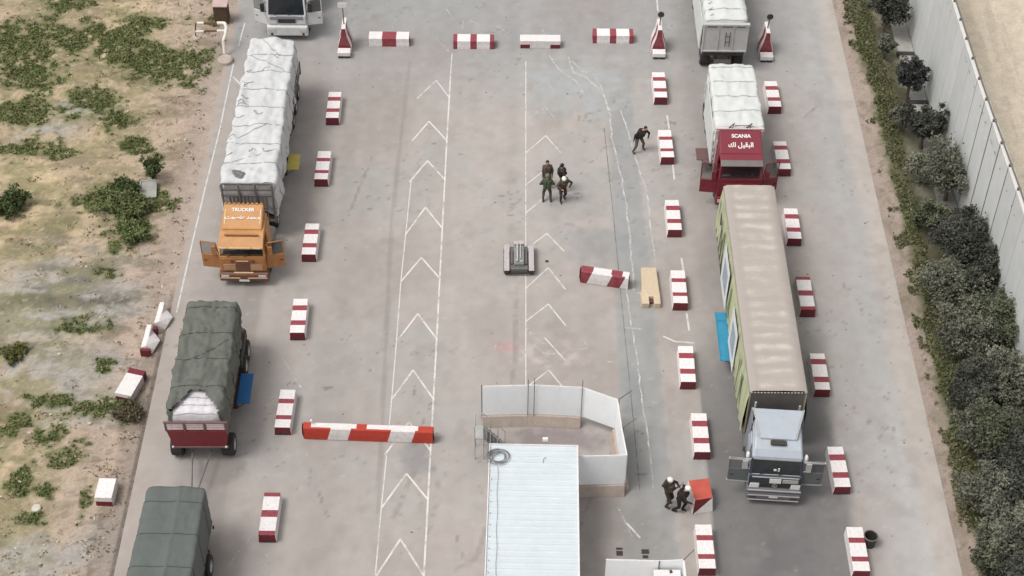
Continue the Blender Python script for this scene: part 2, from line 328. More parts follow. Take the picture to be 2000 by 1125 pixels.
def left_col(X, Y):
    n1 = fbm(X*.22, Y*.3, 201); n2 = fbm(X*.9, Y*1.6, 211); n3 = fbm(X*3.2, Y*4.4, 221); n5 = fbm(X*.5, Y*1.4, 231)
    c = np.zeros(X.shape+(3,))+np.array([190, 170, 142.])
    c = mixc(c, (214, 192, 154), sm(.45, .65, n1)*.7)
    c = mixc(c, (188, 168, 154), sm(-24, -19, X+(n1-.5)*6)*.85)
    c = mixc(c, (206, 186, 160), sm(.55, .7, n2)*.5)
    c = mixc(c, (128, 118, 96), sm(.53, .68, n5)*.55)
    c = mixc(c, (116, 108, 84), sm(.60, .70, n2)*.35)
    c = mixc(c, (100, 96, 90), blob(X, Y, 130, 590, 120, 16, 290)*.6)
    for k, (a, b, c_, d) in enumerate(GREYS): c = mixc(c, (172, 169, 164), blob(X, Y, a, b, c_*1.1, d*1.1, 260+k, .8)*.82)
    c = mixc(c, (122, 120, 112), sm(.48, .66, n5)*blob(X, Y, 120, 600, 200, 120, 295, .7)*.8)
    c = mixc(c, (100, 98, 90), blob(X, Y, 110, 592, 130, 14, 296, .6)*.75)
    c = mixc(c, (106, 98, 84), blob(X, Y, 330, 560, 30, 60, 297, .6)*.25)
    g = green_mask(X, Y)
    c = mixc(c, (134, 130, 94), sm(.42, .60, fbm(X*.7, Y*1.5, 241)+(g>.05)*.06)*sm(-19.5, -23, X)*.55)
    c = mixc(c, (112, 116, 78), g*.92)
    c = mixc(c, (78, 88, 54), g*sm(.47, .60, n3)*.8)
    c = mixc(c, (120, 106, 92), sm(.62, .70, n3)*.45*(1-g))
    c = mixc(c, (222, 206, 180), sm(.64, .74, 1-n3)*.5*(1-g))
    # trodden track beside the road and the dark ragged edge
    c = mixc(c, (180, 162, 148), seg_mask(X, Y, [(430, 160), (395, 330), (360, 480), (330, 560)], .75)*.6)
    c = mixc(c, (112, 100, 90), sm(.6, .1, np.abs(X+18.15+(n2-.5)*1.4))*sm(.46, .58, n3)*.7)
    c = mixc(c, (184, 168, 156), sm(-18.9, -18.0, X+(n2-.5)*.8)*.75*sm(56, 62, Y))
    c = mixc(c, (160, 146, 136), sm(-18.6, -17.8, X+(n2-.5)*.8)*.7*sm(60, 56, Y))
    c = mixc(c, (105, 95, 88), sm(.16, .04, np.abs(X+17.38+(n3-.5)*.15))*sm(62, 58, Y)*.7)  # kerb edge's shadow painted as a thin dark line
    c = mixc(c, (120, 112, 102), blob(X, Y, 265, 790, 34, 22, 300)*.7)
    c = c*(1+(n3-.5)[..., None]*.28)
    return np.clip(c, 0, 255)
def left_h(X, Y):
    e = sm(-17.6, -21, X)
    return -.012+e*((fbm(X*.35, Y*.5, 301)-.5)*.7+(fbm(X*1.8, Y*2.4, 311)-.5)*.26+.05)-.02*sm(-18.6, -17.4, X)
TERR = attr_mat('dry_soil', .97, 9, .22, .6)
grid_sheet('soil_left', -44, X_L, 34, 104, .13, left_col, left_h, TERR)
def right_col(X, Y):
    n1 = fbm(X*.3, Y*.22, 401); n2 = fbm(X*1.1, Y*.8, 411); n3 = fbm(X*3.4, Y*3, 421)
    c = np.zeros(X.shape+(3,))+np.array([176, 160, 148.])
    c = mixc(c, (150, 138, 122), sm(.5, .66, n2)*.6)
    c = mixc(c, (120, 106, 92), sm(.58, .68, n3)*.5)
    ed = 20.9+(n1-.5)*.9
    c = mixc(c, (104, 104, 76), sm(ed-.25, ed+.3, X+(n3-.5)*.9)*.9)
    c = mixc(c, (90, 87, 70), sm(ed+.2, ed+1.0, X+(n2-.5)*.8)*.8)
    c = mixc(c, (146, 142, 124), sm(21.9, 22.5, X+(n3-.5)*1.2)*sm(.42, .58, n2)*.7)
    c = mixc(c, (166, 163, 150), sm(22.9, 23.4, X)*.6)
    c = mixc(c, (204, 194, 182), sm(24.3, 24.5, X))
    c = mixc(c, (218, 204, 182), sm(25.6, 27.4, X+(n1-.5)*2)*.8)
    c = mixc(c, (196, 182, 164), sm(.5, .62, fbm(X*1.6, Y*.12, 431))*sm(25, 26, X)*.6)
    c = c*(1+(n3-.5)[..., None]*.18)
    return np.clip(c, 0, 255)
grid_sheet('soil_right', X_R, 46, 34, 104, .16, right_col, lambda X, Y: -.014+sm(20.2, 21.2, X)*sm(24, 23, X)*(fbm(X, Y, 441)-.42)*.3, TERR)
gp = MB().add([(-3000, -3000, -.35), (3000, -3000, -.35), (3000, 3000, -.35), (-3000, 3000, -.35)], [(0, 1, 2, 3)])
tag(build('ground', gp, mat('far_soil', S(188, 172, 146), .95, var=.2, scale=.05)), kind='structure')

# ------------------------------------------------------------------ painted lines
def worn(name, col, lo, hi, sc_=3.0, amax=.95):
    m = bpy.data.materials.new(name); m.use_nodes = True; n = m.node_tree; b = n.nodes['Principled BSDF']
    b.inputs['Base Color'].default_value = col; b.inputs['Roughness'].default_value = .8
    tc = n.nodes.new('ShaderNodeTexCoord'); nz = n.nodes.new('ShaderNodeTexNoise'); nz.inputs['Scale'].default_value = sc_; nz.inputs['Detail'].default_value = 8; nz.inputs['Roughness'].default_value = .7
    mr = n.nodes.new('ShaderNodeMapRange'); mr.inputs[1].default_value = lo; mr.inputs[2].default_value = hi; mr.inputs[4].default_value = amax
    n.links.new(tc.outputs['Object'], nz.inputs['Vector']); n.links.new(nz.outputs[0], mr.inputs[0]); n.links.new(mr.outputs[0], b.inputs['Alpha'])
    return m
LW = worn('lane_paint', S(236, 230, 224), .20, .52, 1.3); LF = worn('faded_lane_paint', S(226, 220, 214), .40, .70); LC = worn('chalky_line', S(232, 228, 224), .18, .50, 1.6, .9); LF2 = worn('broken_chalky_line', S(228, 224, 220), .30, .62, 1.8, .9); LD = worn('joint_tar', S(128, 122, 118), .36, .66, 2, .7)
def strips(name, lines, m, wd, z=.005, jit=0):
    mb = MB()
    for pts in lines:
        P = [Vector(G(*p)) for p in pts]
        if jit:
            Q = [P[0]]
            for a, b in zip(P[:-1], P[1:]):
                k = max(1, int((b-a).length/.35))
                for i in range(1, k+1): Q.append(a.lerp(b, i/k)+Vector((random.uniform(-jit, jit), 0)))
            P = Q
        for i, (a, b) in enumerate(zip(P[:-1], P[1:])):
            d = (b-a).normalized(); nn = Vector((-d.y, d.x))*wd/2; zz = z+(i % 2)*.0012; e = d*(wd*.2)
            mb.add([(*(a-nn-e), zz), (*(b-nn+e), zz), (*(b+nn+e), zz), (*(a+nn-e), zz)], [(0, 1, 2, 3)])
    return tag(build(name, mb, m), kind='structure')
CH_L = [((815, 192), (852, 157), (877, 190)), ((805, 275), (838, 237), (873, 275)), ((800, 355), (835, 314), (870, 352)), ((792, 458), (831, 405), (864, 446)),
        ((783, 550), (823, 503), (860, 545)), ((775, 667), (816, 613), (853, 662)), ((765, 780), (807, 723), (847, 780)), ((752, 888), (799, 824), (841, 880)),
        ((745, 992), (794, 925), (835, 975)), ((735, 1125), (782, 1053), (828, 1125))]
CH_M = [((1028, 185), (1064, 158), (1093, 186)), ((1028, 232), (1066, 210), (1092, 240)), ((1028, 298), (1066, 265), (1095, 298)), ((1028, 360), (1066, 331)),
        ((1028, 415), (1064, 385)), ((1028, 487), (1068, 456), (1102, 491)), ((1027, 563), (1071, 523), (1104, 565)), ((1027, 628), (1071, 594), (1105, 636)),
        ((1064, 660), (1105, 705)), ((1032, 754), (1072, 723), (1100, 757))]
strips('chevron_marking', CH_L[1:], LW, .09, .0052)
strips('faded_chevron_marking', CH_M[2:]+CH_L[:1], LC, .075, .0060)
strips('very_faded_chevron_marking', CH_M[:2]+[((852, 75), (884, 108))], LF, .10, .0060)
strips('lane_line', [[(880, 148), (873, 270), (864, 446), (853, 662), (841, 880), (828, 1125)]], LW, .085, .0080)
strips('lane_line', [[(803, 352), (783, 550), (775, 660), (765, 780), (760, 835)], [(755, 890), (745, 990), (733, 1125)], [(883, 105), (880, 146)], [(1027, 120), (1027, 758)]], LC, .06, .0080)
strips('wavering_white_line', [[(1212, 215), (1225, 250), (1250, 335), (1262, 372), (1268, 410), (1273, 460), (1279, 500), (1282, 532)],
                  [(1224, 565), (1232, 630), (1243, 690), (1251, 760), (1262, 830), (1270, 890), (1275, 952)]], LF2, .07, .0060, .04)
strips('wavering_white_line', [[(1110, 112), (1120, 142), (1145, 152), (1168, 172), (1182, 190), (1192, 225), (1195, 268), (1203, 305), (1213, 345), (1223, 395), (1229, 450)],
                  [(1229, 452), (1233, 505), (1236, 545), (1238, 568), (1250, 573)], [(1118, 120), (1135, 138), (1160, 145), (1175, 168), (1190, 215)], [(1072, 108), (1092, 135), (1125, 160), (1140, 182)]], LF2, .09, .0060, .05)
strips('road_joint', [[(1180, 250), (1200, 440), (1215, 600), (1235, 800), (1250, 960)]], LD, .05, .0040)
strips('edge_line', [[(456, 125), (440, 200), (430, 250), (400, 370), (372, 490), (345, 610)], [(478, 45), (466, 90)]], LC, .08, .0060)
strips('bay_line', [[(1283, 0), (1285, 22)], [(1303, 226), (1307, 252)], [(1314, 322), (1317, 350)], [(1331, 505), (1335, 530)], [(1341, 612), (1346, 645)], [(455, 150), (470, 165)],
                    [(1296, 657), (1318, 667), (1355, 670)], [(1224, 1022), (1250, 1050)]], LC, .10, .0060)
strips('scratch_line', [[(1032, 645), (1050, 668), (1068, 672)], [(1040, 672), (1062, 690), (1090, 692)], [(1052, 700), (1072, 706)], [(1125, 668), (1140, 663), (1148, 680), (1128, 683)], [(1140, 712), (1150, 710)], [(1185, 706), (1196, 708)], [(962, 690), (970, 672)], [(1030, 640), (1036, 662)], [(547, 690), (570, 730), (590, 760)], [(515, 800), (536, 775)], [(437, 1120), (470, 1072), (500, 1040)], [(520, 1082), (532, 1104)], [(601, 875), (598, 890)],
                        [(905, 40), (902, 65)], [(918, 40), (935, 50)], [(760, 62), (775, 35)], [(985, 60), (965, 48)], [(866, 10), (886, 38)], [(1220, 640), (1255, 643)], [(1205, 985), (1235, 1050)], [(1060, 50), (1062, 85)]], LF, .09, .0070)

# ------------------------------------------------------------------ painted concrete barriers
PAT = {'A': (('w', .20), ('r', .15), ('w', .29), ('r', .14), ('w', .22)), 'A2': (('w', .25), ('r', .12), ('w', .31), ('r', .11), ('w', .21)), 'A3': (('w', .16), ('r', .15), ('w', .34), ('r', .15), ('w', .20)), 'B': (('r', .10), ('w', .32), ('r', .16), ('w', .32), ('r', .10)),
       'C': (('w', .33), ('r', .35), ('w', .32)), 'S': (('w', 1),), 'T': (('w', 1),)}
def block(pat, L=2.4, W=.80, Hh=.56, inner=1, end='r'):              # length along y, near end at y=0 (pattern runs far to near)
    mb = MB(); prof = [(-W/2, 0), (-W/2, .12), (-W/2+.02, .28), (-W/2+.03, Hh), (W/2-.03, Hh), (W/2-.02, .28), (W/2, .12), (W/2, 0)]
    y = L; n = len(prof)
    for ci, (c, fr) in enumerate(pat):
        y2 = y-fr*L; mi = 0 if c == 'w' else 1
        for k in range(n-1):
            a, b = prof[k], prof[k+1]; side = 0 if k == 3 else (-1 if k < 3 else 1)
            m_ = 0 if side == inner else mi
            mb.add([(a[0], y2, a[1]), (b[0], y2, b[1]), (b[0], y, b[1]), (a[0], y, a[1])], [(0, 1, 2, 3)], m_)
        y = y2
    for yy in (0, L): mb.add([(p[0], yy, p[1]) for p in prof], [tuple(range(n))], 2 if end == 'r' else 0)  # end faces in darker red: their shade under top light is painted
    mb.add([(p[0], q, 0) for p in (prof[0], prof[-1]) for q in (0, L)], [(0, 1, 3, 2)], 0)
    return mb
def weld(o, bev=.02):
    import bmesh
    bm = bmesh.new(); bm.from_mesh(o.data); bmesh.ops.remove_doubles(bm, verts=bm.verts, dist=.0005); bmesh.ops.recalc_face_normals(bm, faces=bm.faces); bm.to_mesh(o.data); bm.free()
def barrier(label, px, py, pat, inner, rz=0, L=2.4, group=None, W=.80, Hh=.56, xy=None):
    x, y = xy or G(px, py)
    if pat == 'A': pat = random.choice(('A', 'A', 'A2', 'A3')); rz += random.uniform(-.022, .022)
    o = thing('concrete_barrier', label, 'barrier', (x, y, 0), rz, group)
    b = build('barrier_block', block(PAT[pat], L, W, Hh, inner), [M['white'], M['red'], M['redd']], o); weld(b)
    bv = b.modifiers.new('bevel', 'BEVEL'); bv.width = .025; bv.segments = 2; bv.limit_method = 'ANGLE'; bv.angle_limit = math.radians(40)
    s = MB()
    for sx in (-.14, .14): s.box(sx-.08, sx+.08, -.006, .02, .03, .17)
    build('fork_pocket', s, M['dark'], o)
    return o
gl = 'barriers lining the left lane'; gi = 'barriers between the middle lane and the right lorries'; go_ = 'barriers along the right edge lane'
LB = [(650, 245, 'A', 'first full block down the lane from the left wedge, beside the white tarped load'),
      (628, 365, 'A', 'red and white block beside the yellow locker lid of the white tarped lorry'),
      (604, 512, 'A', 'red and white block just right of the orange lorry cab'),
      (582, 665, 'A', 'red and white block beside the far end of the olive tarped trailer'),
      (553, 850, 'A', 'red and white block at the left end of the long striped boom barrier'),
      (523, 1060, 'B', 'red-ended block with two white bands beside the slate tarped lorry')]
for x, y, p, l in LB: barrier(l, x, y, p, 1, 0, group=gl)
IB = [(1290, 205, 'A', 'red and white block nearest the middle wedge with the black pole'), (1303, 322, 'A', 'red and white block right of the lone person in black'),
      (1317, 464, 'A', 'red and white block beside the far end of the long canvas roofed trailer'), (1328, 607, 'A', 'red and white block right of the beige plastic barrier'),
      (1343, 761, 'A', 'red and white block beside the light blue locker lid'), (1370, 898, 'A', 'red and white block up the lane from the orange-red cube'),
      (1380, 1125, 'A', 'red and white block in the foreground beside the lower screen panel')]
for x, y, p, l in IB: barrier(l, x, y, p, -1, 0, group=gi)
OB = [(1512, 223, 'A', 'red and white block right of the pale load of the crimson lorry'), (1530, 345, 'A', 'red and white block behind the open right door of the crimson lorry'),
      (1550, 481, 'A', 'red and white block right of the canvas roof, far half'), (1576, 620, 'B', 'block with two white bands and red ends right of the canvas roof'),
      (1604, 776, 'A', 'red and white block beside the front corner of the canvas roof'), (1643, 966, 'A', 'red and white block touched by the open door of the silver cab'),
      (1680, 1130, 'A', 'red and white block beside the black bin')]
for x, y, p, l in OB: barrier(l, x, y, p, -1, 0, group=go_)
for px, py, p, l in ((760, 91, 'C', 'crosswise block, white with one red band in the middle'), (925, 96, 'B', 'crosswise block with red ends and two white bands, second from the left wedge'),
                  (1197, 85, 'B', 'crosswise block with red ends and two white bands, next to the middle wedge')):
    x, y = G(px, py); barrier(l, 0, 0, p, 9, math.pi/2, 2.45, 'barriers laid across the lanes', xy=(x+1.225, y+.40))
# the white topped crosswise block
x, y = G(1055, 95)
o = thing('concrete_barrier', 'crosswise block with an all white top and dark lower corners', 'barrier', (x, y, 0), 0, 'barriers laid across the lanes')
mb = MB()
mb.box(-1.22, 1.22, 0, .66, .28, .56, 0).box(-1.20, -.62, .004, .65, 0, .277, 1).box(.62, 1.20, .004, .65, 0, .277, 1).box(-.618, .618, 0, .655, 0, .277, 0)
build('barrier_block', mb, [M['white'], M['redd']], o, bevel=.02)
# left field blocks
def fb(px, py, rz, label, L, W, Hh, near):
    x, y = G(px, py); o = thing('concrete_barrier', label, 'barrier', (x, y, -.03), rz)
    mb = MB(); mb.box(-W/2, W/2, .0, L*near, 0, Hh, 0).box(-W/2+.003, W/2-.003, L*near, L, 0, Hh-.003, 1).box(-W/2+.01, W/2-.01, -.012, 0.0, 0, Hh*.55, 1)
    build('barrier_block', mb, [M['white'], M['redd']], o, bevel=.03); return o
fb(243, 783, -.26, 'off-white block with a dusty red far end lying in the weeds', 1.7, .85, .5, .80)
fb(205, 988, -.02, 'short white topped block with a dark red front alone on the soil', 1.15, .78, .62, .98)
o = thing('toppled_barrier', 'white two-step barrier lying on its side at the road edge', 'barrier', (*G(288, 697), 0), -.04)
mb = MB()
for y0, y1, dx in ((.0, 1.75, -.30), (1.70, 3.35, .02)):
    ym = (y0+y1)/2
    mb.add([(dx, y0+.15, .0), (dx, y0+.15, .5), (dx+.24, y0+.25, .52), (dx+.62, y0+.35, .18), (dx+.5, y0+.2, 0),
            (dx, y1, .0), (dx, y1, .5), (dx+.24, y1-.0, .52), (dx+.34, y1-.25, .18), (dx+.3, y1, 0), (dx+.24, ym, .52), (dx+.78, ym+.1, .2), (dx+.6, ym, 0), (dx, ym, .5), (dx, ym, 0)],
           [(0, 1, 2, 3, 4), (9, 8, 7, 6, 5), (1, 13, 10, 2), (13, 6, 7, 10), (2, 10, 11, 3), (10, 7, 8, 11), (3, 11, 12, 4), (11, 8, 9, 12), (0, 14, 13, 1), (14, 5, 6, 13)], 0)
mb.box(-.33, .18, .0, .16, .0, .46, 1); mb.box(.0, .22, 1.5, 1.72, .0, .44, 1)
build('barrier_block', mb, [M['white'], M['redd']], o, bevel=.03)
# tall wedges with sign poles
def wedge(px, py, side, label, pole_h, head, lean):
    x, y = G(px, py)
    y += .70
    o = thing('wedge_barrier', label, 'barrier', (x, y, 0), 0, 'tall wedge barriers with sign poles')
    prof = [(-.42, 0), (-.42, .30), (-.38, .55), (-.20, 1.12), (-.12, 1.72), (.12, 1.72), (.20, 1.12), (.38, .55), (.42, .30), (.42, 0)]
    mb = MB(); n = len(prof); D = 1.15
    mb.add([(a, 0, b) for a, b in prof], [tuple(range(n))], 0); mb.add([(a, D, b) for a, b in prof], [tuple(range(n-1, -1, -1))], 0)
    for k in range(n):
        a, b = prof[k], prof[(k+1) % n]
        for t0, t1, mi in ((0, .3, 0), (.3, .62, 1 if k not in (4,) else 0), (.62, 1, 0)):
            mb.add([(a[0], D*t0, a[1]), (b[0], D*t0, b[1]), (b[0], D*t1, b[1]), (a[0], D*t1, a[1])], [(0, 1, 2, 3)], mi)
    b_ = build('wedge_body', mb, [M['white'], M['red']], o); weld(b_)
    ip = [(a*.90, .04+b*.965) for a, b in prof]
    f = MB(); f.add([(a, -.006, b) for a, b in ip], [tuple(range(n))]); build('red_face', f, M['red'], o)
    p = MB(); p.tube((0, .5, 1.7), (lean, .55, 1.75+pole_h), .035); build('pole', p, M['rail'] if head == 'w' else M['dark'], o)
    h = MB()
    if head == 'w': h.box(lean-.28, lean+.28, .50, .54, 1.75+pole_h-.25, 1.75+pole_h+.12)
    else: h.lathe([(-.03, .01), (-.03, .2), (.03, .2), (.03, .01)], (0, 0, 0), 'z', 8)
    if head == 'w': build('sign_plate', h, M['white'], o, bevel=.02)
    else: build('sign_plate', h, M['dark'], o, loc=(lean, .53, 1.75+pole_h-.1), rot=(math.pi/2, 0, 0))
    q = MB(); q.box(-.38, .38, 0, .50, .16, .42, 0).box(-.35, -.05, .01, .46, 0, .158, 1).box(.05, .35, .01, .46, 0, .158, 1)
    s_ = thing('concrete_barrier', label.replace('tall red wedge', 'short white block at the foot of the wedge').replace(' between the crosswise blocks and', ' nearest'), 'barrier', (x, y-.62, 0), 0, 'short white blocks by the wedges')
    build('barrier_block', q, [M['white'], M['dark']], s_, bevel=.02)
wedge(672, 116, 1, 'tall red wedge beside the pale grey lorry cab', 1.35, 'w', .0)
wedge(1287, 118, -1, 'tall red wedge between the crosswise blocks and the far right trailer', .8, 'd', .03)
wedge(1497, 124, -1, 'tall red wedge right of the far right trailer', .85, 'd', .06)

# boom-like long striped barrier and the diagonal one
def striped(name, label, xy0, xy1, Hh, W, front, top, red, feet=None):
    a = Vector(xy0); b = Vector(xy1); L = (b-a).length; o = thing(name, label, 'barrier', (a.x, a.y, 0), math.atan2(b.y-a.y, b.x-a.x))
    mb = MB()
    def band(lst, e0, e1, sl0, sl1):                                # lst: (start,end,colour) in 0..1
        for s_, e_, c in lst:
            q = []
            for (t, (yy, zz), sh) in ((s_, e0, sl0), (e_, e0, sl0), (e_, e1, sl1), (s_, e1, sl1)):
                tt = t+(0 if t in (0, 1) else sh); q.append((min(max(tt, 0), 1)*L, yy, zz))
            mb.add(q, [(0, 1, 2, 3)], c)
    n = 3; P = [(0, .03), (0, Hh*.5), (.03, Hh*.93), (.09, Hh), (W-.08, Hh), (W, Hh*.9), (W, .03)]
    sl = lambda zz: -.035*(1-zz/Hh) if len(front) > 3 and L > 4 else -.11*(1-zz/Hh)
    for k in range(len(P)-1):
        e0, e1 = P[k], P[k+1]
        if k < 3: band(front, e0, e1, sl(e0[1]), sl(e1[1]))
        elif k == 3: band(top, e0, e1, 0, 0)
        else: band(front, e0, e1, -sl(e0[1]), -sl(e1[1]))
    for xx in (0, L): mb.add([(xx+(-.06 if xx == 0 else .06)*(0 < i < 6), p[0], p[1]) for i, p in enumerate(P)], [tuple(range(7))], front[0][2] if xx == 0 else front[-1][2])
    mb.add([(0, 0, .03), (L, 0, .03), (L, W, .03), (0, W, .03)], [(0, 1, 2, 3)], 1)
    b_ = build('barrier_body', mb, [M['white'], red], o); weld(b_)
    bv = b_.modifiers.new('bevel', 'BEVEL'); bv.width = .03; bv.segments = 2; bv.limit_method = 'ANGLE'; bv.angle_limit = math.radians(50)
    ft = MB()
    for t in feet or (.3, .7): ft.box(L*t-.25, L*t+.25, .04, W-.04, 0, .028)
    build('foot', ft, M['black'], o); return o, L
o, L = striped('boom_barrier', 'long red and white striped barrier lying across the left lane', G(594, 858), G(846, 867), .80, .45,
        [(0, .215, 1), (.215, .37, 0), (.37, .68, 1), (.68, .865, 0), (.865, 1, 1)], [(0, .06, 1), (.06, .41, 0), (.41, .49, 1), (.49, .885, 0), (.885, 1, 1)], M['orangered'], (.15, .5, .82))
k = MB(); k.tube((.38, .3, .8), (.38, .3, 1.0), .03).ball((.38, .3, 1.02), .07); build('warning_lamp', k, M['white'], o)
striped('striped_barrier', 'slanted plastic barrier with diagonal red and white stripes near the tracked robot', G(1133, 552), G(1226, 566), .80, .55,
        [(0, .24, 1), (.24, .66, 0), (.66, .93, 1), (.93, 1.0, 0)], [(0, .25, 1), (.25, .63, 0), (.63, .86, 1), (.86, 1, 0)], M['red'])

# beige barrier on its side
o = thing('plastic_barrier', 'beige plastic barrier lying flat with a notch in its near end', 'barrier', (*G(1272, 602), 0), .01)
mb = MB(); H1 = .34
out = [(a*1.1, b*.97) for a, b in [(-.46, 0), (-.46, .1), (-.50, .85), (-.42, 1.0), (-.36, 2.75), (.38, 2.75), (.42, 1.0), (.44, .85), (.44, 0), (.12, 0), (.12, .55), (-.10, .55), (-.10, 0)]]
n = len(out); mb.add([(a, b, 0) for a, b in out]+[(a*.97, b, H1 if b > .12 or b == 0 else H1-.02) for a, b in out], [tuple(range(n-1, -1, -1)), tuple(range(n, 2*n))]+[(i, (i+1) % n, (i+1) % n+n, i+n) for i in range(n)])
build('barrier_body', mb, M['beige'], o, bevel=.035)
g_ = MB().box(-.095, .115, .30, .54, .0, .15); build('connector', g_, M['brown'], o)

# orange-red cube
o = thing('concrete_block', 'orange-red topped block with white lower sides next to two people in white helmets', 'block', (*G(1352, 1006), 0), .0)
mb = MB(); b0 = [(-.0, 0), (.95, .20), (.84, 1.50), (-.27, 1.32)]; cx, cy = .4, .85
t0 = [((x-cx)*.86+cx, (y-cy)*.86+cy) for x, y in b0]; Hh = .92
V = [(x, y, 0) for x, y in b0]+[(x, y, Hh) for x, y in t0]
mb.add(V, [(0, 3, 2, 1)], 0); mb.add(V, [(4, 5, 6, 7)], 1)
mb.add([V[0], V[5], V[4]], [(0, 1, 2)], 2); mb.add([V[0], V[1], V[5]], [(0, 1, 2)], 0)
mb.add([V[1], V[2], V[6], V[5]], [(0, 1, 2, 3)], 0); mb.add([V[2], V[3], V[7], V[6]], [(0, 1, 2, 3)], 1); mb.add([V[3], V[0], V[4], V[7]], [(0, 1, 2, 3)], 0)
b_ = build('block_body', mb, [M['white'], mat('block_red', S(202, 88, 72), .6, var=.12, scale=3, dirt=.4, dcol=S(190, 120, 110)), M['redd']], o, bevel=0); weld(b_)
bv = b_.modifiers.new('bevel', 'BEVEL'); bv.width = .03; bv.segments = 2

# bin
o = thing('bin', 'black round open bin beside the lowest right block', 'bin', (*G(1697, 1063), 0))
build('bin_body', MB().lathe([(0, .01), (0, .26), (.55, .31), (.62, .31), (.62, .27), (.06, .23), (.06, .01)], (0, 0, 0), 'z', 20), M['dark'], o, smooth=False)
build('rim', MB().lathe([(.60, .31), (.64, .33), (.66, .31), (.64, .28), (.60, .31)], (0, 0, 0), 'z', 20), M['grey'], o)

